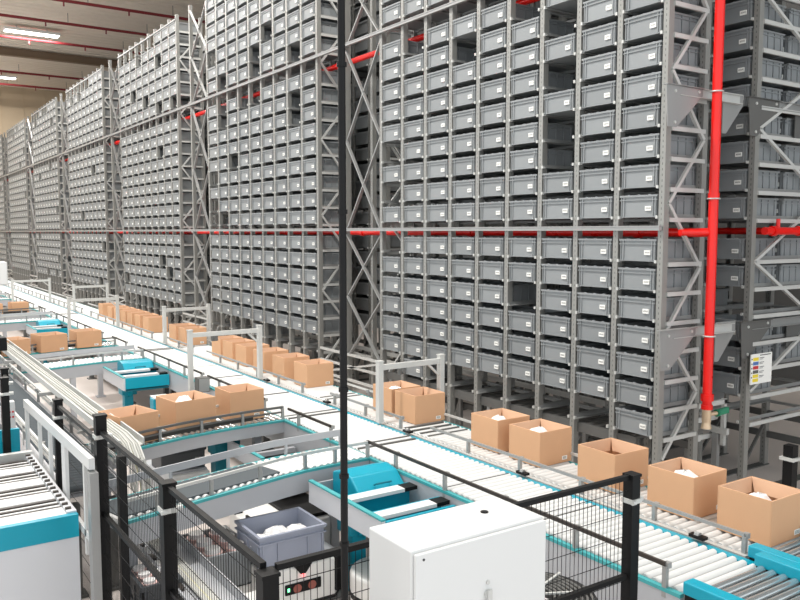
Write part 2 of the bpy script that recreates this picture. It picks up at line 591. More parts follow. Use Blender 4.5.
for c in range(NC):
    for tier, k, z in LEVELS:
        if c == 0 and (tier, k) in backmiss and not (tier, k) == ('low', 5): continue
        for dI in (0, 1):
            yc = 4.60 + PITCH * (c + 0.5); xx = XB - 0.005 + dI * 0.66
            p = proj(xx, yc - 0.2, z + 0.1)
            it = (p[2], 'back', dI, c, tier, k, xx, yc, z)
            if c == 0 and p[0] < 812 and -8 < p[1] < 608 and not (tier == 'low' and k > 4 and dI == 1): cand.append(it)
            elif dI == 0: rest.append(it)
for bI in range(1, 7):
    for c in range(NC):
        for tier, k, z in LEVELS:
            if tier == 'low' and k == 6: continue
            yc = 4.60 + BLOCK * bI + PITCH * (c + 0.5)
            rest.append((0, 'rear', bI, c, tier, k, XB, yc, z))
cand.sort(key=lambda a: a[0])
chosen, more = cand[:300], cand[300:]
TIER = {'low': 'below the middle beam', 'mid': 'above the middle beam', 'upp': 'above the upper beam'}
for d, where, bI, c, tier, k, xx, yc, z in chosen:
    o = proto.copy(); C.objects.link(o); o.location = (xx, yc + random.uniform(-.004, .004), z)
    l = proto_label.copy(); C.objects.link(l); l.parent = o
    if where == 'front':
        lab = 'grey tote, %s rack, %s column from right, %s row %s' % (('nearest', 'second', 'third')[bI], ORD[c], ORD[k], TIER[tier])
        grp = 'grey totes in the %s front rack' % ('nearest', 'second', 'third')[bI]
    else:
        lab = '%s tote in the rack at right edge, %s row %s' % (('shaded grey', 'inner grey')[bI], ORD[k], TIER[tier])
        grp = 'grey totes in the right-edge rack'
    tag(o, lab, 'tote', grp)
mb = MB()
def far_tote(x, y, z):
    hw = BIN_W / 2
    mb.box(x + 0.012, x + 0.56, y - hw + 0.012, y + hw - 0.012, z, z + BIN_H - 0.03)
    mb.box(x, x + 0.57, y - hw, y + hw, z + BIN_H - 0.03, z + BIN_H)
for it in more + rest:
    far_tote(it[6], it[7], it[8])
    if it[1] == 'front':
        mb.m(1); mb.box(it[6] + 0.008, it[6] + 0.012, it[7] - 0.15, it[7] - 0.082, it[8] + 0.06, it[8] + 0.102); mb.m(0)
o = mb.build('distant_totes', ['tote_far', 'label'])
tag(o, 'mass of small grey totes filling the distant and upper parts of the racks', 'totes', kind='stuff')

# ---- long tie beams across all racks
for z, lab in ((2.675, 'long steel beam across all rack fronts at eye level'), (5.335, 'upper long steel beam across all rack fronts')):
    t = thing('tie_beam', (XF, Y0, z), lab, 'beam')
    s = MB(); s.box(XF - 0.045, XF - 0.005, Y0 - 0.02, 48.6, z - 0.012, z + 0.032); s.box(XF - 0.05, XF - 0.045, Y0 - 0.02, 48.6, z + 0.02, z + 0.032); s.box(XF - 0.05, XF - 0.045, Y0 - 0.02, 48.6, z - 0.012, z)
    s.build('profile', 'steel', t)

# ---- cross bracing in the gaps
for bI in range(6):
    ya = Y0 + BLOCK * bI + PITCH * NC; yb = ya + 0.985
    t = thing('cross_brace_frame', (XF + 0.02, ya, 0), 'zigzag steel cross brace in the gap behind the ' + names[bI] + ' rack', 'brace', 'cross braces between racks')
    o = bpy.data.objects.new('upright', upright_mesh()); C.objects.link(o); o.parent = t; o.location = (-0.02, yb - ya, 0)
    o = bpy.data.objects.new('upright', upright_mesh()); C.objects.link(o); o.parent = t; o.location = (0.5, yb - ya + 0.09, 0)
    zz = -0.01
    for z0, z1 in ((0.80, 1.70), (1.70, 2.62), (2.70, 3.98), (3.98, 5.28), (5.34, 6.35), (6.35, 7.3)):
        for q in (0, 1):
            s = MB()
            p0, p1 = (ya + 0.03, yb - 0.03) if q == 0 else (yb - 0.03, ya + 0.03)
            s.bar((XF + 0.015 + 0.022 * q, p0, z0), (XF + 0.015 + 0.022 * q, p1, z1), 0.018, 0.045, up=(1, 0, 0))
            s.build('diagonal', 'steel', t)
    s = MB()
    for z in (0.42, 0.62, 0.80):
        s.box(XF + 0.0, XF + 0.03, ya, yb + 0.85, z, z + 0.035)
    s.bar((XF + .015, ya, .8), (XF + .015, yb + .8, .44), .03, .03)
    s.build('foot_rails', 'rail_lt', t)

# ---- red fire pipes on the racks
def pipe(name, pts, r, lab, group=None):
    t = thing(name, pts[0], lab, 'pipe', group)
    s = MB(); s.tube(pts, r, 12); s.build('pipe_run', 'red', t, smooth=True)
    return t
t = pipe('sprinkler_pipe', [(6.36, 4.66, 2.645), (6.36, 49.5, 2.645)], 0.042, 'red pipe running along inside the racks at eye level')
s = MB()
yy = 5.2
while yy < 49:
    s.cyl((6.36, yy, 2.645), (6.36, yy + 0.07, 2.645), 0.055, 12); yy += 2.6
s.build('coupling', 'red', t, smooth=True)
t = pipe('sprinkler_pipe', [(6.36, 5.2, 5.24), (6.36, 49.5, 5.24)], 0.042, 'upper red pipe running along inside the racks')
s = MB(); yy = 5.9
while yy < 49:
    s.cyl((6.36, yy, 5.24), (6.36, yy + 0.07, 5.24), 0.055, 12); yy += 2.6
s.build('coupling', 'red', t, smooth=True)

t = thing('fire_riser', (6.42, 4.45, 0), 'thick bright red vertical pipe at the end of the nearest rack', 'pipe')
s = MB(); s.cyl((6.42, 4.45, 1.02), (6.42, 4.45, 10.9), 0.043, 18); s.build('pipe_run', 'red', t, smooth=True)
s = MB(); s.cyl((6.42, 4.45, 1.10), (6.42, 4.45, 1.16), 0.058, 18); s.cyl((6.42, 4.45, 1.02), (6.42, 4.45, 1.06), 0.053, 18); s.cyl((6.42, 4.45, 2.95), (6.42, 4.45, 3.0), 0.05, 18); s.build('coupling', 'red', t, smooth=True)
s = MB(); s.cyl((6.42, 4.45, 0.90), (6.42, 4.45, 1.02), 0.042, 14); s.cyl((6.42, 4.45, 0.84), (6.42, 4.45, 0.90), 0.05, 14, 0.035); s.cyl((6.42, 4.45, 0.97), (6.55, 4.43, 0.97), 0.02, 10); s.build('drain_valve', 'brass', t, smooth=True)
s = MB(); s.bar((6.54, 4.43, 0.97), (6.70, 4.42, 0.985), 0.03, 0.055); s.cyl((6.54, 4.43, 0.97), (6.57, 4.43, 0.97), 0.035, 10); s.build('valve_handle', 'green', t)
s = MB(); s.tube([(6.42, 4.45, 2.645), (6.40, 4.55, 2.645), (6.36, 4.66, 2.645)], 0.042, 10); s.cyl((6.10, 4.56, 2.645), (6.42, 4.47, 2.645), 0.03, 10); s.build('branch', 'red', t, smooth=True)
s = MB()
for z in (1.70, 2.95, 3.90):
    s.tube([(6.42 + 0.054 * math.cos(a), 4.45 + 0.054 * math.sin(a), z) for a in [2 * math.pi * i / 16 for i in range(16)]], 0.007, 6, True)
s.build('pipe_clamps', 'rail_lt', t)
t = pipe('sprinkler_pipe', [(7.32, 4.50, 2.66), (7.8, 4.50, 2.66), (9.4, 4.50, 2.66)], 0.038, 'red pipe branch crossing the rack ends at the right edge')
s = MB(); s.tube([(7.55, 4.52, 2.66), (7.55, 4.7, 2.66), (7.55, 9.3, 2.66)], 0.036, 10); s.build('pipe_run', 'red', t, smooth=True)
s = MB(); s.cyl((7.44, 4.50, 2.66), (7.5, 4.50, 2.66), 0.05, 12); s.cyl((7.9, 4.50, 2.66), (7.96, 4.50, 2.66), 0.05, 12); s.cyl((7.55, 4.50, 2.66), (7.55, 4.50, 2.78), 0.02, 8); s.build('coupling', 'red', t, smooth=True)

# ---- gusset brackets on rack ends
def bracket(z, x0, dark, lab):
    t = thing('pipe_bracket', (x0, 4.55, z), lab, 'bracket', 'gusset brackets on rack ends')
    mm = 'steel_dark' if dark else 'steel'
    s = MB()
    s.prism([(x0 - 0.09, z), (x0 + 0.42, z), (x0 + 0.42, z - 0.06), (x0 + 0.06, z - 0.36), (x0 - 0.06, z - 0.36)], 4.56, 4.566)
    s.box(x0 - 0.09, x0 + 0.42, 4.54, 4.60, z, z + 0.006)
    s.build('gusset_plate', mm, t)
    s = MB()
    s.box(x0 + 0.10, x0 + 1.02, 4.585, 4.60, z - 0.075, z)
    s.box(x0 + 0.10, x0 + 1.02, 4.55, 4.60, z, z + 0.005)
    s.box(x0 + 0.10, x0 + 1.02, 4.55, 4.60, z - 0.08, z - 0.075)
    s.build('cross_rail', 'rail_lt' if not dark else 'steel', t)
    s = MB()
    s.prism([(x0 + 1.10, z + 0.02), (x0 + 0.78, z + 0.02), (x0 + 0.78, z - 0.36), (x0 + 0.84, z - 0.36), (x0 + 1.10, z - 0.08)], 4.60, 4.606)
    s.build('gusset_plate', mm, t)
    s = MB()
    for px_, pz in ((0.36, -0.03), (0.03, -0.05), (0.03, -0.32)):
        s.cyl((x0 + px_, 4.55, z + pz), (x0 + px_, 4.572, z + pz), 0.014, 8)
    s.build('bolts', 'rail_lt', t)
bracket(3.93, 5.95, False, 'upper triangular steel bracket holding the red riser')
bracket(1.77, 5.95, False, 'lower triangular steel bracket holding the red riser')
bracket(3.93, 7.17, True, 'upper dark triangular bracket on the right-edge rack')
bracket(1.77, 7.17, True, 'lower dark triangular bracket above the coloured sign')

# ---- load sign on the right-edge rack
t = thing('load_sign', (7.39, 4.52, 1.15), 'white notice with coloured rows fixed to the right-edge rack post', 'sign')
s = MB(); s.box(7.20, 7.56, 4.515, 4.525, 1.15, 1.45); s.build('board', 'label', t)
s = MB()
for i, c in enumerate((0, 1, 2, 3, 0, 0)):
    s.m(c); z = 1.415 - 0.042 * i
    s.box(7.235, 7.325, 4.512, 4.515, z - 0.032, z)
s.m(4)
for i in range(5):
    z = 1.41 - 0.045 * i
    s.box(7.345, 7.42, 4.512, 4.515, z - 0.005, z); s.box(7.345, 7.40, 4.512, 4.515, z - 0.018, z - 0.014)
    s.box(7.208, 7.222, 4.512, 4.515, z - 0.015, z - 0.003)
s.box(7.35, 7.53, 4.512, 4.515, 1.43, 1.438)
s.build('coloured_rows', ['yellow', 'blue', 'redp', 'steel_dark', 'ink'], t)

# ---- low structure in the aisle between the two rack rows
for yy, lab in ((4.9, 'low white steel shuttle track between the two racks at right'),):
    t = thing('shuttle_track', (6.95, yy, 0), lab, 'track')
    s = MB()
    for x in (6.66, 7.12):
        s.box(x, x + 0.04, 4.7, 16.0, 0.62, 0.68)
    for z, q in ((0.93, 0), (0.75, 0.1), (0.55, 0.15)):
        s.box(6.64, 7.17, 4.74 + q, 4.77 + q, z, z + 0.045)
    s.box(6.64, 6.68, 4.74, 4.78, 0.5, 0.98); s.box(7.13, 7.17, 4.74, 4.78, 0.5, 0.98)
    s.build('rails', 'rail_lt', t)
    s = MB()
    for x in (6.66, 7.11):
        for y in (4.8, 5.8, 7.0, 9.0):
            s.box(x, x + 0.05, y, y + 0.06, 0, 0.62)
    s.build('legs', 'steel', t)
    s = MB()
    for z in (0.22, 0.42):
        s.box(6.7, 7.1, 5.83, 5.86, z, z + 0.06); s.box(6.7, 7.1, 7.03, 7.06, z, z + 0.06)
    s.build('cross_rails', 'rail_lt', t)
t = thing('shuttle_conveyor', (6.3, 8.5, 0), 'dark low conveyor frame under the totes of the nearest rack', 'conveyor')
s = MB()
for x in (6.05, 6.52):
    s.box(x, x + 0.04, 4.95, 9.3, 0.60, 0.70)
y = 5.0
while y < 9.3:
    s.cyl((6.09, y, 0.68), (6.52, y, 0.68), 0.022, 8); y += 0.12
s.build('roller_bed', 'steel_dark', t)
s = MB()
for y in (5.05, 6.0, 7.1, 8.2, 9.2):
    s.box(6.06, 6.10, y, y + 0.05, 0, 0.60); s.box(6.5, 6.54, y, y + 0.05, 0, 0.60)
    s.bar((6.08, y, 0.1), (6.5, y, 0.55), 0.03, 0.03)
s.build('legs', 'steel', t)

# ------------------------------------------------------------------ conveyors
ZC = 0.85
def resample(path, step):
    out = []; carry = 0.0
    for i in range(len(path) - 1):
        a, b2 = V(path[i]), V(path[i+1])
        L = (b2 - a).length
        d = (b2 - a) / L
        t = carry
        while t <= L:
            out.append((a + d * t, d)); t += step
        carry = t - L
    return out

def rollers_on(mb, path, width, z, r, step, n=8, start=0, stop=None):
    for p, d in resample(path, step)[start:stop]:
        nn = V((-d.y, d.x)) * (width / 2)
        mb.cyl((p.x - nn.x, p.y - nn.y, z - r), (p.x + nn.x, p.y + nn.y, z - r), r, n)

def guard(t, path, off, z=ZC + 0.10, m='rail', h=0.022, step=0.62, w=0.016, double=False):
    q = offset(path, off)
    s = MB(); s.strip(q, 0, w, z, z + h)
    if double: s.strip(q, 0, w, z - 0.045, z - 0.03)
    o = s.build('guard_rail', m, t)
    s = MB()
    for p, d in resample(q, step):
        nn = V((-d.y, d.x)); sg = 1 if off > 0 else -1
        s.box(p.x - 0.012, p.x + 0.012, p.y - 0.012, p.y + 0.012, ZC - 0.06, z)
        s.bar((p.x, p.y, z + 0.004), (p.x - nn.x * 0.03 * sg, p.y - nn.y * 0.03 * sg, z + 0.004), 0.03, 0.03)
    s.build('guard_brackets', 'steel', t)

def conveyor(lab, path, width, plate=0.18, pitch=0.055, r=0.026, roll='roller', edges=('teal_edge', 'teal_edge'), indiv=0, belt=None,
             legs=(), cat='conveyor', group=None, leg_mat='steel_dark', name='roller_conveyor'):
    mid = path[len(path) // 2]
    t = thing(name, (path[0][0], path[0][1], 0), lab, cat, group)
    for sg, e in ((-1, edges[0]), (1, edges[1])):
        s = MB(); s.strip(path, sg * (width / 2 + 0.02), 0.03, ZC - plate, ZC - 0.030)
        o = s.build('side_plate', 'plate', t)
        s = MB(); s.strip(path, sg * (width / 2 + 0.022), 0.055 if e == 'teal' else 0.032, ZC - 0.030, ZC - 0.010)
        s.build('edge_profile', e, o)
    n_all = len(resample(path, pitch))
    for k in range(min(indiv, n_all)):
        s = MB(); rollers_on(s, path, width, ZC, r, pitch, 10, k, k + 1); s.build('roller', roll, t, smooth=True)
    if n_all > indiv:
        s = MB(); rollers_on(s, path, width, ZC, r, pitch, 8, indiv); s.build('roller', roll, t, smooth=True, stuff=True)
    s = MB(); s.strip(path, 0, width, ZC - 0.10, ZC - 0.075); s.build('underpan', 'plate', t)
    if belt:
        s = MB(); s.strip(belt, 0, width * 0.86, ZC - 0.02, ZC + 0.006); s.build('belt', 'belt', t)
    for x, y in legs:
        s = MB(); s.box(x - 0.035, x + 0.035, y - 0.035, y + 0.035, 0.015, ZC - plate); s.box(x - 0.07, x + 0.07, y - 0.07, y + 0.07, 0, 0.015)
        s.build('leg', leg_mat, t)
    return t

# main lane (centre), straight along Y
XM, WM = 3.66, 0.60
pathM = [(XM, 2.42), (XM, 48.0)]
tM = conveyor('wide white roller conveyor running the whole length of the hall', pathM, WM, plate=0.27, pitch=0.062, r=0.0275, edges=('teal', 'teal_edge'), indiv=60,
              legs=[(x, y) for y in (3.2, 5.0, 7.5, 10.0, 12.5, 15, 18, 22, 26) for x in (3.38, 3.94)])
def split_guard(t, x, rngs, off, **k):
    for a, c2 in rngs:
        guard(t, [(x, a), (x, c2)], off, **k)
split_guard(tM, XM, [(2.52, 5.42), (6.02, 6.86), (7.4, 9.0), (9.2, 11.85), (12.5, 13.3), (13.95, 18.35), (19.0, 19.8), (20.4, 24.9), (26, 31), (32, 37)], WM / 2 + 0.025)
# transfer gaps: dark bands across the lane
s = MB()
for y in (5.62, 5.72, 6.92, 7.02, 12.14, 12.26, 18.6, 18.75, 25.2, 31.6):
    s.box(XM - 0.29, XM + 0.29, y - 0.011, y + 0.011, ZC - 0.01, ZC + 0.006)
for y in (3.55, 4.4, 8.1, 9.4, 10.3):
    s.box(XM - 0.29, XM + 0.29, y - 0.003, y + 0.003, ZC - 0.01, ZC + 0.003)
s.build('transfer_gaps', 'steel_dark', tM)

# box lane next to the racks
XL, WL = 4.31, 0.48
pathL = [(XL, 2.52), (XL, 48.0)]
tL = conveyor('narrower roller conveyor beside the racks carrying cardboard boxes', pathL, WL, plate=0.2, pitch=0.062, r=0.0265, edges=('teal_edge', 'rail_lt'), indiv=60,
              legs=[(x, y) for y in (3.0, 5.2, 7.7, 10.2, 12.7, 15.2, 18.2, 22.2) for x in (4.12, 4.52)])
split_guard(tL, XL, [(2.55, 5.55), (6.02, 7.35), (8.0, 11.0), (11.6, 12.9), (13.6, 18.0), (18.8, 24.5), (25, 30), (31, 37)], WL / 2 + 0.0, m='steel', z=ZC + 0.085, h=0.02)
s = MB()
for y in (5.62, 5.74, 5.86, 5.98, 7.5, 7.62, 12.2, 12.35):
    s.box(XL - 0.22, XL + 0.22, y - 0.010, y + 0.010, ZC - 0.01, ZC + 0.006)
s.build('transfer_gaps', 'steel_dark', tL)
s = MB()
for y in (2.75, 4.25, 5.75, 7.25, 8.75):
    s.box(3.975, 4.02, y, y + 0.10, ZC + 0.012, ZC + 0.03); s.m(1); s.cyl((4.0, y + 0.04, ZC + 0.03), (4.0, y + 0.07, ZC + 0.03), 0.018, 8); s.m(0)
s.build('sensors', ['black', 'steel'], tL)
# far side curb of the box lane
guard(tL, [(XL, 2.6), (XL, 34)], -WL / 2 - 0.03, m='rail_lt', z=ZC + 0.05, h=0.02, step=1.2)

# near end: metallic roller modules between thick teal guards
def end_module(x, w, y0, y1, lab):
    t = thing('roller_table', (x, y0, 0), lab, 'conveyor')
    for sg in (-1, 1):
        s = MB(); xx = x + sg * (w / 2 + 0.045)
        s.box(xx - 0.04, xx + 0.04, y0, y1, ZC + 0.005, ZC + 0.07); s.build('teal_guard', 'teal', t, bevel=0.006)
        s = MB(); s.box(xx - 0.03, xx + 0.03, y0 + 0.01, y1 - 0.005, ZC - 0.22, ZC + 0.005); s.build('side_plate', 'black', t)
    y = y1 - 0.05
    while y > y0:
        s = MB(); s.cyl((x - w / 2, y, ZC + 0.0), (x + w / 2, y, ZC + 0.0), 0.022, 14); s.build('roller', 'roller_steel', t, smooth=True); y -= 0.062
    for sx in (-1, 1):
        for yy in (y0 + 0.1, y1 - 0.15):
            s = MB(); s.box(x + sx * w / 2 - 0.03, x + sx * w / 2 + 0.03, yy, yy + 0.06, 0, ZC - 0.22); s.build('leg', 'steel_dark', t)
    return t
end_module(XM, 0.52, 1.2, 2.40, 'metal roller section between thick teal guards at the lower right corner')
end_module(4.31, 0.44, 1.2, 2.49, 'metal roller section with teal guards at the right edge, under the nearest box')

# ---- rungs: cross conveyors between the main lane and the left line
PER = 6.15
def rungA(dy, lab, near):
    path = [(3.32, 5.60 + dy), (3.0, 5.60 + dy), (2.72, 5.585 + dy), (2.5, 5.545 + dy), (2.2, 5.47 + dy), (1.85, 5.385 + dy), (1.25, 5.235 + dy)]
    t = conveyor(lab, path, 0.40, plate=0.18, pitch=0.062, r=0.029, indiv=0 if not near else 30, belt=path[3:] if near else None,
                 legs=[(3.12, 5.6 + dy), (1.40, 5.27 + dy)] + ([(2.33, 5.30 + dy)] if dy else []), leg_mat='plate')
    guard(t, path[2:], 0.20, z=ZC + 0.10, m='rail_lt', step=0.42, h=0.02)
    s = MB(); s.strip(path, -0.235, 0.012, ZC + 0.07, ZC + 0.125)
    for p, d in resample(path, 0.5): s.box(p.x + d.y * 0.235 * 1 - 0.01, p.x + d.y * 0.235 + 0.01, p.y - d.x * 0.235 - 0.01, p.y - d.x * 0.235 + 0.01, ZC - 0.05, ZC + 0.08)
    s.build('back_fence', 'plate', t)
    guard(t, path[:3], 0.21, z=ZC + 0.10, m='rail_lt', step=0.3)
    return t
def rungB(dy, lab, near):
    path = [(3.32, 7.17 + dy), (3.0, 7.165 + dy), (2.72, 7.14 + dy), (2.45, 7.10 + dy), (2.2, 7.05 + dy), (1.9, 6.96 + dy), (1.52, 6.83 + dy)]
    t = conveyor(lab, path, 0.40, plate=0.135, pitch=0.062, r=0.029, indiv=0 if not near else 30, roll='roller' if False else 'roller_steel',
                 legs=[(3.12, 7.12 + dy), (1.62, 6.82 + dy)], leg_mat='plate')
    guard(t, path, 0.21, z=ZC + 0.10, m='steel_dark', step=0.42, double=True)
    s = MB(); s.strip(path[1:], 0.20, 0.008, ZC + 0.02, ZC + 0.07); s.build('kick_strip', 'rail', t)
    guard(t, path[1:], -0.21, z=ZC + 0.10, m='rail_lt', step=0.6)
    return t
wh = ['nearest', 'second nearest', 'third nearest', 'fourth nearest']
for i in range(4):
    rungA(PER * i, 'empty curved cross conveyor with a grey back fence, ' + wh[i] + ' of its kind', i == 0)
    rungB(PER * i, 'curved cross conveyor with teal edge carrying boxes, ' + wh[i] + ' of its kind' if i < 3 else 'curved cross conveyor in the far distance', i == 0)

# ---- left line with cable trays
pathW = [(1.32, 5.95), (1.32, 36.0)]
tW = conveyor('narrow roller conveyor along the left side behind the cable trays', pathW, 0.34, plate=0.16, pitch=0.07, r=0.03, indiv=0, roll='belt', edges=('plate', 'plate'),
              legs=[(1.2, y) for y in (6.0, 8.5, 11, 14, 18)] + [(1.46, y) for y in (6.0, 8.5, 11, 14, 18)])
guard(tW, pathW, 0.20, z=ZC + 0.12, m='rail_lt', step=0.8, double=True)
guard(tW, pathW, -0.19, z=ZC + 0.12, m='rail_lt', step=0.8, double=True)
t = thing('cable_tray', (1.66, 6.2, 1.0), 'long pale cable tray above the left conveyor line', 'tray')
s = MB()
for x in (1.56, 1.74):
    s.box(x - 0.006, x + 0.006, 6.1, 34, 1.02, 1.08)
s.box(1.56, 1.74, 6.1, 34, 1.02, 1.028)
s.build('channel', 'rail_lt', t)
s = MB(); y = 6.3
while y < 34:
    s.box(1.60, 1.64, y, y + 0.04, 0.0, 1.02); s.box(1.45, 1.76, y - 0.01, y + 0.05, 0.985, 1.02); y += 2.4
s.build('supports', 'steel', t)
t = thing('cable_bundle', (1.68, 6.2, 1.1), 'bundle of white and yellow cables bending down from the tray end', 'cables')
rc = random.Random(3)
for i in range(9):
    x = 1.61 + 0.010 * i; z = 1.038 + 0.012 * (i % 3)
    pts = [(x, 33, z)] + [(x + rc.uniform(-.008, .008), y, z) for y in (24, 16, 12, 10, 8.5, 7.4)] + [(x, 6.35, z + 0.01)]
    pts += [(x - 0.01, 6.12 - 0.012 * i, z - 0.005), (x - 0.01, 5.98 - 0.012 * i, z - 0.09), (x + rc.uniform(-.02, .02), 5.92 - 0.012 * i, z - 0.27), (x + rc.uniform(-.03, .03), 5.86 - .012 * i, 0.62), (x + rc.uniform(-.03, .03), 5.74, 0.50), (x, 5.5, 0.455 + .008 * (i % 3)), (x, 4.6, 0.455), (x, 3.4, 0.455)]
    s = MB(); s.tube(pts, 0.0085, 6); s.build('cable', 'cable_y' if i in (3,) else 'cable_w', t, smooth=True)
t = thing('cable_tray', (1.66, 5.6, 0.43), 'low cable tray running forward behind the mesh fence', 'tray')
s = MB()
s.box(1.50, 1.80, 2.6, 5.75, 0.425, 0.435)
for x in (1.50, 1.80): s.box(x - 0.006, x + 0.006, 2.6, 5.75, 0.425, 0.50)
s.build('channel', 'plate', t)
s = MB()
for y in (2.9, 4.0, 5.2): s.box(1.62, 1.68, y, y + 0.05, 0, 0.425)
s.build('supports', 'steel', t)
s = MB(); y = 2.75
while y < 5.7:
    s.box(1.52, 1.57, y, y + 0.09, 0.436, 0.455); y += 0.28
s.build('clips', 'rail', t)
t = thing('drive_motor', (1.05, 12.2, 0.9), 'black drive box at the left edge above the left conveyor', 'motor')
s = MB(); s.box(1.42, 1.56, 11.6, 11.8, 1.085, 1.26); s.build('housing', 'black', t, bevel=0.01)
s = MB(); s.cyl((1.42, 11.7, 1.17), (1.34, 11.7, 1.17), 0.05, 14); s.build('gearbox', 'steel', t)
t = thing('control_box', (1.4, 12.8, 1.1), 'white control box on a post at the left edge below the racks', 'cabinet')
s = MB(); s.box(1.1, 1.76, 12.75, 13.0, 1.88, 2.22); s.build('housing', 'white', t, bevel=0.01)
s = MB(); s.box(1.12, 1.74, 12.735, 12.75, 1.90, 2.20); s.build('door', 'white', t)
s = MB(); s.box(1.28, 1.34, 12.85, 12.91, 0.86, 1.88); s.build('post', 'steel', t)

# ---- portal gates over the lanes
def gate(x0, x1, y, z, lab):
    t = thing('sensor_gate', ((x0 + x1) / 2, y, ZC), lab, 'gate', 'pale portal frames over the conveyors')
    for x in (x0, x1):
        s = MB(); s.box(x - 0.025, x + 0.025, y - 0.03, y + 0.03, 0.62 if x < 3.2 or x > 4.6 else ZC + 0.015, z + 0.05); s.box(x - 0.03, x + 0.03, y - 0.035, y + 0.035, z + 0.05, z + 0.06)
        s.build('post', 'rail_lt', t)
    s = MB(); s.box(x0 + 0.025, x1 - 0.025, y - 0.02, y + 0.02, z - 0.03, z + 0.02); s.build('crossbar', 'rail_lt', t)
    s = MB(); xm = x0 + (x1 - x0) * 0.3
    s.box(xm, xm + 0.07, y - 0.025, y + 0.025, z - 0.09, z - 0.03); s.cyl((xm + 0.035, y - 0.02, z - 0.06), (xm + 0.035, y - 0.045, z - 0.06), 0.02, 10); s.build('scanner', 'steel_dark', t)
    s = MB(); s.bar((x1 - 0.03, y, z - 0.14), (x1 - 0.16, y, z - 0.02), 0.02, 0.02); s.build('stay', 'rail_lt', t)
    return t
gate(3.985, 4.70, 6.25, 1.39, 'pale portal gate over the two boxes in front of the nearest rack')
gate(3.13, 4.0, 9.0, 1.46, 'pale portal gate over the wide lane with a grey box at its foot')
gate(4.02, 4.76, 12.75, 1.40, 'pale portal gate over the box pair beside the third rack')
gate(3.13, 4.0, 15.5, 1.40, 'pale portal gate over the wide lane, beyond the boxes on the second cross conveyor')
gate(4.02, 4.76, 19.3, 1.40, 'pale portal gate over the far end of the long box row')
gate(3.13, 4.0, 22.0, 1.42, 'pale portal gate farthest down the wide lane')
t = thing('junction_box', (3.2, 8.9, 0.75), 'small grey junction box at the foot of the portal gate', 'box')
s = MB(); s.box(3.16, 3.30, 8.84, 8.965, 0.80, 0.97); s.build('housing', 'steel_dark', t, bevel=0.006)
s = MB(); s.box(3.17, 3.29, 8.832, 8.84, 0.81, 0.96); s.build('lid', 'steel', t)

# ------------------------------------------------------------------ cardboard boxes
def make_carton(w, d, h):
    r = thing('cardboard_box', (0, 0, 0), '', 'box')
    t = 0.006; hw, hd = w / 2, d / 2
    s = MB()
    s.box(-hw, hw, -hd, -hd + t, 0, h); s.box(-hw, hw, hd - t, hd, 0, h)
    s.box(-hw, -hw + t, -hd + t, hd - t, 0, h); s.box(hw - t, hw, -hd + t, hd - t, 0, h)
    s.box(-hw + t, hw - t, -hd + t, hd - t, 0, t)
    s.build('carton', 'card', r, bevel=0.002)
    fl = 0.085
    for sg in (-1, 1):
        s = MB()
        a = hw - 0.010; y0 = sg * (hd - t - 0.001)
        vs = []
        for yy in (y0, y0 - sg * 0.004):
            vs += [(-a, yy, h - 0.002), (a, yy, h - 0.002), (a - 0.035, yy - sg * 0.022, h - fl), (-a + 0.035, yy - sg * 0.022, h - fl)]
        s.add(vs, [(0,1,2,3),(7,6,5,4),(0,4,5,1),(1,5,6,2),(2,6,7,3),(3,7,4,0)])
        s.build('flap', 'card_lit', r)
        s = MB(); a = hd - 0.010; x0 = sg * (hw - t - 0.001); vs = []
        for xx in (x0, x0 - sg * 0.004):
            vs += [(xx, -a, h - 0.002), (xx, a, h - 0.002), (xx - sg * 0.022, a - 0.035, h - fl), (xx - sg * 0.022, -a + 0.035, h - fl)]
        s.add(vs, [(0,1,2,3),(7,6,5,4),(0,4,5,1),(1,5,6,2),(2,6,7,3),(3,7,4,0)])
        s.build('flap', 'card_lit', r)
    s = MB(); s.box(hw - 0.105, hw - 0.05, -hd - 0.0015, -hd, 0.022, 0.052)
    s.m(1)
    for k in range(3): s.box(hw - 0.098, hw - 0.06, -hd - 0.002, -hd - 0.0015, 0.029 + k * 0.007, 0.032 + k * 0.007)
    s.build('sticker', ['label', 'ink'], r, label='white barcode sticker')
    return r
carton = make_carton(0.345, 0.35, 0.27)
first = [True]
PR = random.Random(11)
def parcel(x, y, z, sx, sy, sz, lab, group=None, m='film'):
    s = MB()
    n, k = 12, 7
    vs = []
    for i in range(k + 1):
        ph = math.pi * i / k
        for j in range(n):
            th = 2 * math.pi * j / n
            q = 1 + PR.uniform(-.2, .2)
            c, sn = math.cos(th), math.sin(th)
            f = lambda v: math.copysign(abs(v) ** 0.65, v)
            vs.append((x + f(c) * math.sin(ph) * sx * q, y + f(sn) * math.sin(ph) * sy * q, z + sz + math.cos(ph) * sz * (1 + PR.uniform(-.12, .12))))
    fs = [(i*n+j, i*n+(j+1) % n, (i+1)*n+(j+1) % n, (i+1)*n+j) for i in range(k) for j in range(n)]
    s.add(vs, fs)
    o = s.build('parcel', m)
    me = o.data
    for v in me.vertices:
        v.co -= V((x, y, z))
    o.location = (x, y, z)
    return tag(o, lab, 'parcel', group)
def place(x, y, lab, rot=0.0, fill=None, h=1.0, w=1.0, grp='cardboard boxes on the rack-side lane'):
    if first[0]:
        o = carton; first[0] = False
        o.location = (x, y, ZC + 0.002)
        if rot: o.rotation_euler = (0, 0, rot)
        o.scale = (w, w, h)
    else:
        o = dup(carton, (x, y, ZC + 0.002), None, rot, (w, w, h))
    o['label'] = lab; o['group'] = grp
    if fill:
        parcel(x + 0.0, y + 0.02, ZC + 0.012, 0.10, 0.105, fill, 'white plastic parcel inside the ' + lab.split(',')[0].replace('open ', ''))
XB2 = 4.41
def bx(yf, lab, **k): place(XB2 + k.pop('dx', 0), yf + 0.168, lab, PR.uniform(-.02, .02), **k)
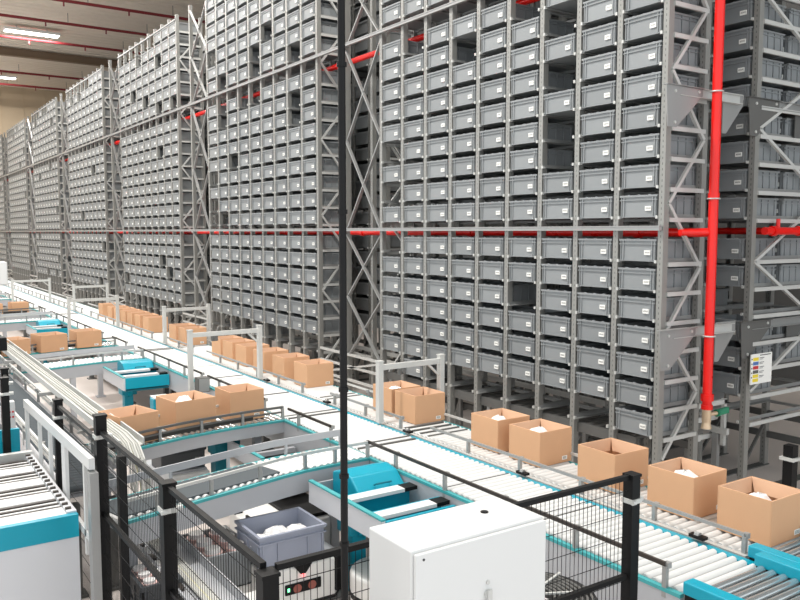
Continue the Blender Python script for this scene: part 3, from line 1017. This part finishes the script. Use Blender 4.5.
bx(2.50, 'open cardboard box nearest the lower right corner, white film inside', fill=0.11)
bx(3.02, 'second open cardboard box from the right, small white bag inside', fill=0.115)
bx(3.64, 'third cardboard box from the right, behind the fence post', fill=None)
bx(4.38, 'fourth cardboard box from the right, left half of a close pair', fill=0.12)
bx(4.86, 'fifth cardboard box from the right, beside the portal gate post', fill=0.12)
bx(6.03, 'cardboard box at the right under the nearest portal gate', fill=None)
bx(6.43, 'cardboard box at the left under the nearest portal gate', fill=0.12)
nb = ['front', 'second', 'third', 'fourth', 'fifth', 'hindmost']
for i, y in enumerate((8.17, 8.77, 9.36, 9.95, 10.42, 10.85)):
    bx(y, '%s cardboard box of the row of six in front of the second rack' % nb[i], dx=-0.02)
for i, y in enumerate((12.33, 12.80)):
    bx(y, '%s cardboard box of the pair under the gate beside the third rack' % ('right', 'left')[i], dx=-0.02)
nb = ['front', 'second', 'third', 'fourth', 'fifth', 'sixth', 'seventh', 'eighth', 'hindmost']
for i, y in enumerate((14.25, 14.78, 15.3, 15.75, 16.25, 16.75, 17.5)):
    bx(y, '%s cardboard box of the distant row of seven beyond the gate' % (nb[i] if i < 6 else 'hindmost'), dx=-0.03)
G2 = 'cardboard boxes on the cross conveyors'
place(3.01, 7.27, 'right open cardboard box on the nearest loaded cross conveyor', 0.04, None, 1.05, 1.02, G2)
place(2.44, 7.17, 'middle open cardboard box on the nearest loaded cross conveyor', 0.14, 0.135, 1.05, 1.15, G2)
place(1.86, 6.96, 'left open cardboard box on the nearest loaded cross conveyor, by the cables', 0.24, None, 0.95, 1.05, G2)
place(2.90, 13.66 - 0.45, 'right cardboard box on the second loaded cross conveyor', 0.10, None, 0.95, 1.1, G2)
place(2.33, 13.02, 'middle cardboard box on the second loaded cross conveyor', 0.2, None, 0.95, 1.15, G2)
place(1.80, 12.93, 'left cardboard box on the second loaded cross conveyor', 0.26, None, 0.85, 1.1, G2)
place(2.88, 19.5, 'small distant cardboard box on the third loaded cross conveyor', 0.1, None, 0.9, 1.0, G2)
place(2.34, 19.36, 'small cardboard box at left edge on the third loaded cross conveyor', 0.1, None, 0.9, 1.0, G2)

# ------------------------------------------------------------------ robot transfer stations in the pits
def make_station():
    r = thing('transfer_station', (3.0, 4.25, 0), 'teal and grey robot transfer station behind the white cabinet, nearest of three', 'station', 'teal transfer stations beside the main lane')
    s = MB(); s.box(2.72, 2.745, 4.24, 5.26, 0.62, 0.78); o = s.build('side_plate', 'plate_lt', r)
    s = MB(); s.box(2.715, 2.75, 4.24, 5.26, 0.78, 0.792); s.build('edge_profile', 'teal_edge', o)
    s = MB(); s.box(2.745, 3.31, 4.22, 4.245, 0.64, 0.78); s.build('front_plate', 'teal', r)
    for y, nm in ((4.29, 0), (4.68, 1)):
        s = MB(); s.box(2.75, 3.20, y, y + 0.10, 0.77, 0.795); s.m(1); s.box(3.20, 3.31, y, y + 0.10, 0.77, 0.797)
        s.build('cross_bar', ['white', 'black'], r)
        s = MB(); s.box(2.75, 3.31, y + 0.10, y + 0.125, 0.64, 0.79); s.build('cross_plate', 'teal', r)
    s = MB(); s.box(2.75, 3.31, 4.245, 5.26, 0.60, 0.62); s.build('tray', 'teal_deep', r)
    s = MB(); s.box(2.75, 3.31, 5.25, 5.265, 0.62, 0.76); s.build('back_plate', 'plate', r)
    # hood
    s = MB()
    s.prism([(4.84, 0.62), (5.22, 0.62), (5.22, 0.84), (5.08, 0.88), (4.95, 0.86), (4.84, 0.77)], 2.90, 3.31, 'x')
    s.build('hood', 'teal', r, bevel=0.012)
    s = MB(); s.tube([(3.05, 4.86, 0.80), (3.05, 4.83, 0.815), (3.18, 4.83, 0.815), (3.18, 4.86, 0.80)], 0.007, 6); s.build('hood_handle', 'teal_deep', r)
    # leg
    s = MB(); s.box(2.88, 3.08, 4.92, 5.12, 0.42, 0.60); s.box(2.92, 3.04, 4.96, 5.08, 0.02, 0.42); s.box(2.88, 3.08, 4.92, 5.12, 0, 0.02); s.build('leg', 'teal', r, bevel=0.006)
    s = MB(); s.bar((2.98, 4.75, 0.60), (2.98, 4.95, 0.42), 0.05, 0.06); s.build('stay', 'teal', r)
    return r
st = make_station()
dup(st, (3.0, 4.25 + 6.13, 0), 'teal and grey robot transfer station in the middle pit, second of three')
dup(st, (3.0, 4.25 + 12.3, 0), 'teal and grey robot transfer station in the far pit, third of three')
# small station parts in the narrow pit
t = thing('transfer_station', (2.9, 6.7, 0), 'small teal and grey station in the narrow pit between two cross conveyors', 'station')
s = MB(); s.box(2.85, 2.875, 6.40, 7.20, 0.52, 0.655); o = s.build('side_plate', 'plate_lt', t)
s = MB(); s.box(2.845, 2.88, 6.40, 6.90, 0.655, 0.667); s.build('edge_profile', 'teal_edge', o)
s = MB(); s.box(2.875, 3.30, 6.10, 7.20, 0.50, 0.52); s.build('tray', 'black', t)
s = MB(); s.box(2.875, 3.30, 6.64, 6.69, 0.60, 0.64); s.build('cross_bar', 'plate', t)
s = MB(); s.box(2.76, 2.90, 7.28, 7.42, 0.02, 0.50); s.box(2.74, 3.0, 7.24, 7.44, 0.50, 0.655); s.build('leg', 'teal_deep', t, bevel=0.006)
s = MB(); s.box(2.74, 2.92, 7.26, 7.44, 0, 0.02); s.build('base_plate', 'teal_deep', t)
t = thing('teal_pedestal', (2.48, 8.2, 0), 'teal steel pedestal standing behind the middle box on the nearest cross conveyor', 'pedestal')
s = MB(); s.box(2.44, 2.58, 8.16, 8.30, 0.02, 0.93); s.build('column', 'teal', t, bevel=0.01)
s = MB(); s.box(2.45, 2.62, 8.15, 8.32, 0.93, 0.942); s.build('top_plate', 'white', t)
s = MB(); s.box(2.36, 2.62, 8.12, 8.34, 0, 0.02); s.build('base_plate', 'teal_deep', t)

# ------------------------------------------------------------------ mobile robots, totes and crates
def robot(x, y, lab, rot=0.0):
    t = thing('mobile_robot', (x, y, 0), lab, 'robot', 'white mobile robots in the pits')
    w, d = 0.62, 0.72
    x0, x1, y0, y1 = x - w/2, x + w/2, y - d/2, y + d/2
    c = 0.07
    poly = [(x0 + c, y0), (x1 - c, y0), (x1, y0 + c), (x1, y1 - c), (x1 - c, y1), (x0 + c, y1), (x0, y1 - c), (x0, y0 + c)]
    s = MB(); s.prism(poly, 0.05, 0.34, 'z'); s.build('shell', 'white_body', t, bevel=0.012)
    s = MB(); s.prism([(px * 1.0, py) for px, py in poly], 0.03, 0.05, 'z'); s.build('skirt', 'rubber', t)
    for cx_, cy_ in ((x0 + 0.03, y0 + 0.03), (x1 - 0.03, y0 + 0.03), (x0 + 0.03, y1 - 0.03), (x1 - 0.03, y1 - 0.03)):
        s = MB(); s.box(cx_ - 0.045, cx_ + 0.045, cy_ - 0.045, cy_ + 0.045, 0.08, 0.352); s.build('corner_post', 'black', t, bevel=0.01)
    s = MB(); s.box(x0 + 0.02, x1 - 0.02, y0 + 0.02, y1 - 0.02, 0.352, 0.372); s.build('top_plate', 'plate', t)
    s = MB(); s.box(x - 0.16, x + 0.12, y0 - 0.012, y0 + 0.002, 0.145, 0.225); s.build('sensor_window', 'black', t, bevel=0.006)
    for q in (-0.07, 0.045):
        s = MB(); s.cyl((x + q, y0 - 0.012, 0.185), (x + q, y0 - 0.018, 0.185), 0.032, 16); s.build('lens', 'lens', t)
    s = MB(); s.box(x - 0.145, x - 0.125, y0 - 0.016, y0 - 0.012, 0.175, 0.2); s.build('status_light', 'led_g', t)
    s = MB(); s.prism([(x - 0.09, 0.352), (x + 0.05, 0.352), (x, 0.285), (x - 0.04, 0.285)], y0 - 0.01, y0 + 0.03, 'y'); s.build('nose_wedge', 'black', t)
    s = MB(); s.cyl((x - 0.02, y0 - 0.012, 0.272), (x - 0.02, y0 - 0.004, 0.272), 0.014, 10); s.build('warning_light', 'led_r', t)
    for wx in (x0 + 0.12, x1 - 0.12):
        for wy in (y0 + 0.14, y1 - 0.14):
            s = MB(); s.cyl((wx - 0.025, wy, 0.045), (wx + 0.025, wy, 0.045), 0.045, 14); s.build('wheel', 'rubber', t)
    return t
robot(2.49, 5.24, 'white mobile robot carrying the big grey tote, with a dark sensor window').scale = (1, 1, 0.94)
robot(2.74, 6.42 - 0.1, 'white mobile robot half hidden under the nearest cross conveyor behind the tote') if False else None

def open_tote(x, y, z, w, d, h, m, lab, grp='totes on the pit floor', lid_label=True):
    t = thing('open_tote', (x, y, z), lab, 'tote', grp)
    s = MB(); hw, hd, tk = w/2, d/2, 0.008
    i = 0.014
    s.box(x-hw+i, x+hw-i, y-hd+i, y-hd+i+tk, z, z+h); s.box(x-hw+i, x+hw-i, y+hd-i-tk, y+hd-i, z, z+h)
    s.box(x-hw+i, x-hw+i+tk, y-hd+i+tk, y+hd-i-tk, z, z+h); s.box(x+hw-i-tk, x+hw-i, y-hd+i+tk, y+hd-i-tk, z, z+h)
    s.box(x-hw+i, x+hw-i, y-hd+i, y+hd-i, z, z+0.008)
    for q in (0.06, 0.28, 0.72, 0.94):
        for yy in (y-hd+0.003, y+hd-i):
            s.box(x-hw+q*w-0.005, x-hw+q*w+0.005, yy, yy+i-0.003, z+0.005, z+h-0.06)
    for q in (0.1, 0.5, 0.9):
        for xx in (x-hw+0.003, x+hw-i):
            s.box(xx, xx+i-0.003, y-hd+q*d-0.005, y-hd+q*d+0.005, z+0.005, z+h-0.06)
    s.build('shell', m, t)
    s = MB()
    for z0, z1 in ((h-0.02, h), (h-0.06, h-0.05)):
        s.box(x-hw, x+hw, y-hd, y-hd+i, z+z0, z+z1); s.box(x-hw, x+hw, y+hd-i, y+hd, z+z0, z+z1)
        s.box(x-hw, x-hw+i, y-hd+i, y+hd-i, z+z0, z+z1); s.box(x+hw-i, x+hw, y-hd+i, y+hd-i, z+z0, z+z1)
    s.build('rim', m, t)
    if lid_label:
        s = MB(); s.box(x-hw+0.011, x-hw+0.014, y-hd+0.06, y-hd+0.16, z+0.03, z+0.09); s.build('sticker', 'label', t)
    return t
open_tote(2.41, 5.11, 0.352, 0.52, 0.43, 0.225, 'tote_blue', 'large blue-grey open tote with white parcels on the robot')
for i, (dx, dy, sx) in enumerate(((-0.15, -0.04, .085), (-0.0, 0.05, .085), (0.14, 0.0, .085))):
    parcel(2.41 + dx, 5.11 + dy, 0.361, sx, 0.11, 0.085, 'white plastic parcel in the robot tote, ' + ('left', 'middle', 'right')[i] + ' one', 'white parcels in the robot tote')
# robot half hidden under the near rung
t = thing('mobile_robot', (2.70, 6.0, 0), 'white mobile robot with dark deck half hidden below the nearest cross conveyor', 'robot', 'white mobile robots in the pits')
s = MB(); s.prism([(2.52, 5.60), (3.1, 5.60), (3.18, 5.7), (3.18, 6.3), (2.52, 6.3), (2.46, 6.2), (2.46, 5.7)], 0.05, 0.33, 'z'); s.build('shell', 'white_body', t, bevel=0.015)
s = MB(); s.box(2.80, 3.16, 5.66, 6.2, 0.331, 0.36); s.build('top_plate', 'black', t)
s = MB(); s.box(2.452, 2.47, 5.78, 5.84, 0.12, 0.40); s.box(2.46, 2.53, 6.08, 6.2, 0.33, 0.42); s.build('corner_post', 'black', t)
for wx in (2.6, 3.05):
    for wy in (5.75, 6.1):
        s = MB(); s.cyl((wx - 0.025, wy, 0.045), (wx + 0.025, wy, 0.045), 0.045, 12); s.build('wheel', 'rubber', t)
# white robot under the teal station
t = thing('mobile_robot', (3.0, 4.62, 0), 'white round-nosed mobile robot below the nearest teal station, behind the fence mesh', 'robot', 'white mobile robots in the pits')
s = MB()
s.prism([(3.0 + 0.26 * math.cos(a), 4.62 + 0.26 * math.sin(a)) for a in [2 * math.pi * i / 24 for i in range(24)]], 0.05, 0.27, 'z'); s.build('shell', 'white_body', t, bevel=0.02)
s = MB(); s.prism([(3.0 + 0.262 * math.cos(a), 4.62 + 0.262 * math.sin(a)) for a in [2 * math.pi * i / 24 for i in range(24)]], 0.09, 0.13, 'z'); s.build('bumper', 'rubber', t)
s = MB(); s.cyl((2.9, 4.6, 0.03), (2.94, 4.6, 0.03), 0.03, 12); s.cyl((3.06, 4.6, 0.03), (3.1, 4.6, 0.03), 0.03, 12); s.cyl((3.0, 4.45, 0.03), (3.03, 4.45, 0.03), 0.03, 12); s.build('wheels', 'rubber', t)

# dark crate on a white robot below the second rung
t = thing('mobile_robot', (2.52, 7.6, 0), 'white mobile robot carrying a dark crate below the nearest loaded conveyor', 'robot', 'white mobile robots in the pits')
s = MB(); s.box(2.22, 2.72, 7.32, 7.95, 0.05, 0.35); s.build('shell', 'white_body', t, bevel=0.02)
s = MB(); s.box(2.25, 2.70, 7.36, 7.92, 0.35, 0.372); s.build('top_plate', 'plate', t)
for wx in (2.3, 2.64):
    for wy in (7.45, 7.82):
        s = MB(); s.cyl((wx - 0.02, wy, 0.04), (wx + 0.02, wy, 0.04), 0.04, 12); s.build('wheel', 'rubber', t)
t = thing('dark_crate', (2.47, 7.6, 0.373), 'charcoal crate with a pale label below the nearest loaded conveyor', 'crate')
s = MB(); s.box(2.27, 2.70, 7.40, 7.72, 0.373, 0.54); s.build('body', 'tote_dark', t, bevel=0.01)
s = MB(); s.box(2.26, 2.71, 7.39, 7.73, 0.54, 0.565); s.build('rim', 'tote_dark', t)
s = MB(); s.box(2.60, 2.66, 7.394, 7.40, 0.43, 0.48); s.build('sticker', 'steel', t)
for x, y, w, w2 in ((2.11, 6.98, 'white wrapped bag beside the dark crate, by the cables', 'small grey stand under the white wrapped bag near the cables'),
                    (2.66, 6.55, 'white wrapped bag in the narrow pit beside the small station', 'small grey stand under the white bag in the narrow pit')):
    t = thing('pedestal', (x, y, 0), w2, 'stand')
    s = MB(); s.box(x-.09, x+.09, y-.09, y+.09, 0.33, 0.35); s.build('top_plate', 'plate', t)
    s = MB(); s.box(x-.03, x+.03, y-.03, y+.03, 0, 0.33); s.build('column', 'steel', t)
    parcel(x, y, 0.352, .11, .11, .10, w)

# bottle crates behind the fence
def crate(x, y, z, w, d, h, lab, grid, m='tote'):
    t = thing('bottle_crate', (x, y, z), lab, 'crate', 'bottle crates behind the fence')
    s = MB(); hw, hd = w/2, d/2
    s.box(x-hw, x+hw, y-hd, y-hd+.01, z, z+h); s.box(x-hw, x+hw, y+hd-.01, y+hd, z, z+h)
    s.box(x-hw, x-hw+.01, y-hd, y+hd, z, z+h); s.box(x+hw-.01, x+hw, y-hd, y+hd, z, z+h); s.box(x-hw, x+hw, y-hd, y+hd, z, z+.01)
    for q in (0.15, 0.5, 0.85):
        s.box(x-hw+q*w-.008, x-hw+q*w+.008, y-hd-.008, y-hd, z, z+h-.03)
        s.box(x-hw-.008, x-hw, y-hd+q*d-.008, y-hd+q*d+.008, z, z+h-.03)
    s.build('shell', m, t)
    s = MB(); s.box(x-hw-.012, x+hw+.012, y-hd-.012, y-hd, z+h-.03, z+h); s.box(x-hw-.012, x+hw+.012, y+hd, y+hd+.012, z+h-.03, z+h); s.box(x-hw-.012, x-hw, y-hd, y+hd, z+h-.03, z+h); s.box(x+hw, x+hw+.012, y-hd, y+hd, z+h-.03, z+h)
    s.build('rim', m, t)
    k = 0
    for i in range(grid[0]):
        for j in range(grid[1]):
            bxx = x - hw + w * (i + .5) / grid[0]; byy = y - hd + d * (j + .5) / grid[1]
            b_ = thing('jar', (bxx, byy, z + .012), 'pink-labelled white jar in the ' + lab.split(' behind')[0], 'jar', 'jars in the ' + lab.split(' behind')[0])
            r = min(w / grid[0], d / grid[1]) * 0.42
            s = MB(); s.cyl((bxx, byy, z + .012), (bxx, byy, z + h * .98), r, 12); s.build('jar_body', 'pink', b_, smooth=True)
            s = MB(); s.cyl((bxx, byy, z + h * .98), (bxx, byy, z + h * 1.10), r * .8, 12); s.build('lid', 'film', b_, smooth=True)
            k += 1
            row = ('front', 'middle', 'back')[j if grid[1] == 3 else j * 2]
            col = ('left', 'centre', 'right')[i if grid[0] == 3 else i * 2]
            b_['label'] = 'pink jar with white lid, %s of the %s row in %s' % (col, row, lab.split(' behind')[0])
    return t
crate(2.02, 5.36, 0.18, 0.34, 0.50, 0.26, 'grey jar crate behind the fence beside the robot', (2, 3))
t = thing('crate_stand', (2.02, 5.36, 0), 'white wheeled base under the grey jar crate', 'stand')
s = MB(); s.box(1.86, 2.18, 5.12, 5.60, 0.05, 0.18); s.build('deck', 'white_body', t, bevel=0.01)
s = MB()
for wx in (1.92, 2.12):
    for wy in (5.2, 5.52): s.cyl((wx - .015, wy, .03), (wx + .015, wy, .03), .03, 10)
s.build('wheels', 'rubber', t)
crate(1.46, 4.98, 0.33, 0.24, 0.34, 0.15, 'dark jar tray behind the fence at lower left', (2, 3), 'tote_dark')
t = thing('crate_stand', (1.46, 4.98, 0), 'dark legged stand under the jar tray at lower left', 'stand')
s = MB(); s.box(1.33, 1.59, 4.80, 5.16, 0.30, 0.33); s.build('deck', 'tote_dark', t)
for wx in (1.35, 1.56):
    for wy in (4.83, 5.12):
        s = MB(); s.box(wx - .012, wx + .012, wy - .012, wy + .012, 0, 0.30); s.build('leg', 'steel_dark', t)
t = thing('white_bin', (2.05, 4.62, 0), 'white floor bin behind the fence beside the robot', 'bin')
s = MB(); s.box(1.92, 2.10, 4.52, 4.74, 0, 0.28); s.build('body', 'white_body', t, bevel=0.012)
s = MB(); s.box(1.91, 2.11, 4.51, 4.75, 0.28, 0.30); s.build('lid', 'white_body', t, bevel=0.006)

# ------------------------------------------------------------------ mesh fence
FX, FY, FZ = 1.01, 2.24, 1.60
t = thing('mesh_fence', (FX, FY, 0), 'black wire mesh safety fence with square posts along the near edge', 'fence')
def post(x, y, w, ztop, parent):
    s = MB(); s.box(x - w/2, x + w/2, y - w/2, y + w/2, 0, ztop); s.box(x - w, x + w, y - w, y + w, 0, 0.012)
    o = s.build('post', 'black', parent)
    s = MB(); s.box(x - w/2 - 0.004, x + w/2 + 0.004, y - w/2 - 0.004, y + w/2 + 0.004, ztop, ztop + 0.012); s.build('post_cap', 'black', o)
    s = MB(); s.box(x - w/2 - 0.006, x + w/2 + 0.006, y - w/2 - 0.006, y + w/2 + 0.006, ztop - 0.115, ztop - 0.095)
    s.cyl((x + w/2, y - 0.01, ztop - 0.105), (x + w/2 + 0.03, y - 0.01, ztop - 0.105), 0.012, 8)
    s.cyl((x - w/2 - 0.012, y - w/2 - .01, ztop - 0.105), (x - w/2 + 0.01, y - w/2 - .01, ztop - 0.105), 0.010, 8)
    s.build('clamp', 'rail_lt', o)
post(FX, FY, 0.055, FZ - 0.02, t); post(FX, 3.22, 0.055, FZ + 0.01, t); post(FX, 4.33, 0.055, FZ + 0.08, t); post(2.72, FY, 0.05, FZ, t)
def panel(a, c2, zb, zt, parent, dx=0.024, dz=0.10, mid=(1.16,)):
    a, c2 = V(a), V(c2)
    L = (c2 - a).length; d = (c2 - a) / L
    P = lambda tt, z: (a.x + d.x * tt, a.y + d.y * tt, z)
    s = MB()
    n = int(L / dx)
    for i in range(1, n):
        s.bar(P(L * i / n, zb), P(L * i / n, zt), 0.0018, 0.0018)
    z = zb + 0.02
    while z < zt:
        s.bar(P(0, z), P(L, z), 0.0022, 0.0022); z += dz
    s.build('mesh_panel', 'black', parent)
    for z in (zt, zb) + tuple(mid):
        s = MB(); s.bar(P(0, z), P(L, z), 0.022, 0.02); s.build('rail', 'black', parent)
panel((FX, FY + .03), (FX, 3.19), 0.12, FZ, t)
panel((FX, 3.25), (FX, 4.30), 0.12, FZ, t)
panel((FX + .03, FY), (2.69, FY), 0.12, FZ, t)
panel((FX, 4.36), (FX, 5.4), 0.12, FZ - 0.06, t, mid=())
post(FX, 5.43, 0.05, FZ - 0.03, t)
# fence behind the left machine
t = thing('mesh_fence', (0.8, 6.5, 0), 'black fence posts with mesh behind the left roller table', 'fence')
post(0.86, 6.60, 0.05, 1.62, t); post(0.80, 5.62 + 0.55, 0.05, 1.62, t)
panel((0.86, 6.57), (0.80, 6.2), 0.2, 1.58, t, mid=())
# fence post in the far right background
t = thing('fence_post', (6.0, 3.42, 0), 'black square post at the right edge behind the nearest box', 'post')
s = MB(); s.box(6.07, 6.15, 3.42, 3.50, 0.012, 0.95); s.build('post', 'black', t)
s = MB(); s.box(6.05, 6.17, 3.40, 3.52, 0.83, 0.855); s.build('clamp', 'rail_lt', t)
s = MB(); s.box(6.02, 6.2, 3.37, 3.55, 0, 0.012); s.build('base_plate', 'black', t)

t = thing('machine_post', (1.275, 4.95, 0), 'short black post behind the fence near the cable bundle', 'post')
s = MB(); s.box(1.25, 1.30, 4.93, 4.98, 0.012, 1.28); s.build('column', 'black', t)
s = MB(); s.box(1.22, 1.33, 4.90, 5.01, 0, 0.012); s.build('base_plate', 'black', t)

# tall thin black pole
t = thing('black_pole', (1.10, 1.92, 0), 'tall thin black pole from floor to roof in the middle foreground', 'pole')
px_, py_ = 1.116, 1.94
s = MB(); s.cyl((px_, py_, 0.01), (px_, py_, 11.0), 0.0105, 12); s.build('tube', 'black', t, smooth=True)
s = MB()
for z in (1.55, 1.75, 1.95, 2.2, 2.7, 3.1): s.cyl((px_, py_, z), (px_, py_, z + 0.012), 0.014, 12)
s.build('couplings', 'black', t)
s = MB(); s.cyl((px_, py_, 0), (px_, py_, 0.01), 0.05, 16); s.build('base_plate', 'black', t)

# ------------------------------------------------------------------ white cabinet in the foreground
K = 0.857
cz = 1.75
t = thing('electrical_cabinet', (1.51, 1.9, 0), 'large white electrical cabinet at the bottom centre foreground', 'cabinet')
x0, x1, y0, y1 = 1.253, 1.765, 1.80, 2.03
s = MB(); s.box(x0, x1, y0, y1, cz - 0.62, cz); s.build('housing', 'white', t, bevel=0.006)
s = MB(); s.box(x0 + 0.004, x1 - 0.004, y0 - 0.018, y0 - 0.003, cz - 0.612, cz - 0.008); d_ = s.build('door', 'white', t, bevel=0.004)
s = MB(); s.cyl((1.52, y0 - 0.018, cz - 0.185), (1.52, y0 - 0.026, cz - 0.185), 0.014, 16); s.box(1.512, 1.528, y0 - 0.032, y0 - 0.026, cz - 0.215, cz - 0.17); s.cyl((1.52, y0 - .018, cz - .150), (1.52, y0 - .022, cz - .150), .007, 12); s.build('lock', 'rail_lt', d_)
s = MB(); s.cyl((x0 + 0.03, y0 - 0.018, cz - 0.025), (x0 + 0.03, y0 - 0.0195, cz - 0.025), 0.004, 10); s.build('rivet', 'ink', d_)
s = MB(); s.cyl((1.63, 1.93, cz), (1.63, 1.93, cz + 0.003), 0.013, 16); s.build('plug', 'black', t)
for xx in (x0 + 0.05, x1 - 0.05):
    s = MB(); s.box(xx - 0.02, xx + 0.02, y1 - 0.05, y1 - 0.01, 0, cz - 0.62); s.build('leg', 'steel', t)

# cable coil behind the fence
cx_, cy_, cz_ = 2.72, 2.86, 0.80
t = thing('cable_coil', (cx_, cy_, 0), 'round coil of dark cable on a low stand behind the right part of the fence', 'coil')
pts = []
for k in range(28 * 8):
    a = 2 * math.pi * k / 28
    R_ = 0.10 + 0.027 * k / 28
    pts.append((cx_ + R_ * math.cos(a), cy_ + R_ * math.sin(a), cz_ + 0.02))
s = MB(); s.tube(pts, 0.007, 6); s.build('loops', 'steel_dark', t, smooth=True)
for k in range(8):
    a = 2 * math.pi * (k + .4) / 8
    s = MB(); s.bar((cx_ + .08 * math.cos(a), cy_ + .08 * math.sin(a), cz_ + .03), (cx_ + .33 * math.cos(a), cy_ + .33 * math.sin(a), cz_ + .03), .012, .008); s.build('holder', 'rail_lt', t)
s = MB(); s.cyl((cx_, cy_, cz_), (cx_, cy_, cz_ + 0.012), 0.34, 28); s.build('tray', 'rubber', t)
s = MB(); s.cyl((cx_, cy_, 0.015), (cx_, cy_, cz_), 0.04, 14); s.cyl((cx_, cy_, 0), (cx_, cy_, 0.015), 0.2, 20); s.build('stand', 'steel_dark', t)

# ------------------------------------------------------------------ left roller table with white guard
t = thing('roller_table', (0.3, 4.56, 0), 'grey roller table with a teal band at the lower left corner', 'conveyor')
X0, X1, YA, YB, ZT = -0.5, 0.932, 4.56, 5.95, 1.10
s = MB(); s.box(X0, X1, YA, YA + 0.03, 0.02, ZT - 0.125); s.build('front_panel', 'plate_lt', t)
s = MB(); s.box(X0, X1, YA - 0.008, YA + 0.035, ZT - 0.125, ZT); s.build('teal_band', 'teal', t)
s = MB(); s.box(X1 - 0.05, X1, YA + 0.035, YB, ZT - 0.14, ZT + 0.01); s.build('side_rail', 'plate_lt', t)
s = MB(); s.box(X0, X1, YB, YB + 0.05, ZT - 0.1, ZT + 0.03); s.build('end_rail', 'rail_lt', t)
y = YA + 0.04
while y < YB - 0.1:
    s = MB(); s.box(X0, X1 - 0.05, y, y + 0.14, ZT - 0.05, ZT - 0.004); s.build('slat', 'roller', t, bevel=0.004)
    for q in (0.195, 0.262):
        if y + q < YB - 0.02:
            s = MB(); s.cyl((X0, y + q, ZT - 0.03), (X1 - 0.05, y + q, ZT - 0.024), 0.017, 14); s.build('roller', 'roller', t, smooth=True)
    y += 0.325
y = YA + 0.04
while y < YB - 0.1:
    for q in (0.158, 0.228, 0.302):
        if y + q < YB - 0.03:
            s = MB(); s.box(X0, X1 - 0.05, y + q - 0.012, y + q + 0.012, ZT - 0.03, ZT - 0.006); s.build('gap_shade', 'rail', t)  # dark strips standing in for the shade between slats and rollers
    y += 0.325
s = MB(); s.box(X0, X1 - 0.05, YA + 0.035, YB, ZT - 0.08, ZT - 0.06); s.build('underpan', 'rail', t)  # dark sheet, its colour standing in for shade below the gaps
s = MB()
y = YA + 0.085
while y < YB - 0.03:
    s.cyl((X1 - 0.05, y, ZT + 0.012), (X1 - 0.02, y, ZT + 0.012), 0.012, 8); y += 0.085
s.build('roller_ends', 'rail', t)
for xx in (X0 + 0.1, X1 - 0.1):
    s = MB(); s.box(xx - .03, xx + .03, YB - .1, YB - .04, 0, ZT - 0.1); s.build('leg', 'steel_dark', t)
t = thing('guard_frame', (0.95, 4.4, 0), 'white steel guard frame with uprights beside the left roller table', 'guard')
s = MB(); s.bar((0.955, 4.30, 1.44), (0.955, 6.32, 1.40), 0.03, 0.06); s.build('top_rail', 'white', t)
s = MB(); s.bar((0.955, 4.36, 1.02), (0.955, 6.3, 1.02), 0.02, 0.04); s.build('bottom_rail', 'white', t)
for y, w in ((6.28, .06), (5.78, .035), (5.42, .035), (4.98, .10), (4.46, .03)):
    s = MB(); s.box(0.945, 0.965, y - w/2, y + w/2, 0.9, 1.41); s.build('bar', 'white', t)
s = MB(); s.box(0.935, 0.978, 4.26, 4.33, 0, 1.40); s.build('end_post', 'steel', t, label='grey end post')
s = MB(); s.box(0.93, 0.98, 6.25, 6.31, 0, 0.9); s.build('post', 'white', t)
# teal bin and white column far left
t = thing('teal_barrier', (0.6, 6.45, 0), 'teal barrier with a white warning sign behind the left roller table', 'barrier')
s = MB(); s.box(-0.4, 0.92, 6.40, 6.44, 0.7, 1.20); s.build('sheet', 'teal', t)
s = MB(); s.box(0.80, 0.85, 6.39, 6.40, 1.12, 1.18); s.m(1); s.prism([(0.81, 1.13), (0.84, 1.13), (0.825, 1.17)], 6.387, 6.39, 'y'); s.build('warning_sign', ['label', 'redp'], t)
s = MB(); s.box(-0.3, -0.25, 6.44, 6.5, 0, 1.0); s.box(0.6, 0.65, 6.44, 6.5, 0, 1.0); s.build('legs', 'steel_dark', t)
t = thing('white_column', (0.95, 6.9, 0), 'white service column with red dots behind the teal barrier', 'column')
s = MB(); s.box(0.885, 0.945, 6.75, 6.82, 0, 1.34); s.build('housing', 'white', t, bevel=0.006)
s = MB()
for dx in (0.905, 0.928):
    for dz in (1.22, 1.26): s.cyl((dx, 6.75, dz), (dx, 6.746, dz), 0.008, 8)
s.build('red_dots', 'redp', t)

# ------------------------------------------------------------------ camera, light
cam = bpy.data.cameras.new('camera')
cam.sensor_width = 36.0
cam.lens = F / 800.0 * 36.0
cam.clip_end = 300
co = bpy.data.objects.new('camera', cam)
C.objects.link(co)
co.location = (0, 0, CAMZ)
co.rotation_euler = (math.pi / 2 - TH, 0, -(math.pi / 2 - math.radians(90 - 34)))
bpy.context.scene.camera = co

w = bpy.data.worlds.new('daylight')
bpy.context.scene.world = w
w.use_nodes = True
nt = w.node_tree
bg = nt.nodes['Background']
bg.inputs['Color'].default_value = (0.93, 0.97, 1.0, 1)
bg.inputs['Strength'].default_value = 1.0

sc = bpy.context.scene
sc.view_settings.view_transform = 'Standard'
sc.view_settings.look = 'None'
sc.view_settings.gamma = 1.0
sc.view_settings.exposure = 0.55
sc.view_settings.use_curve_mapping = False
sc.cycles.use_denoising = True
sc.cycles.max_bounces = 6
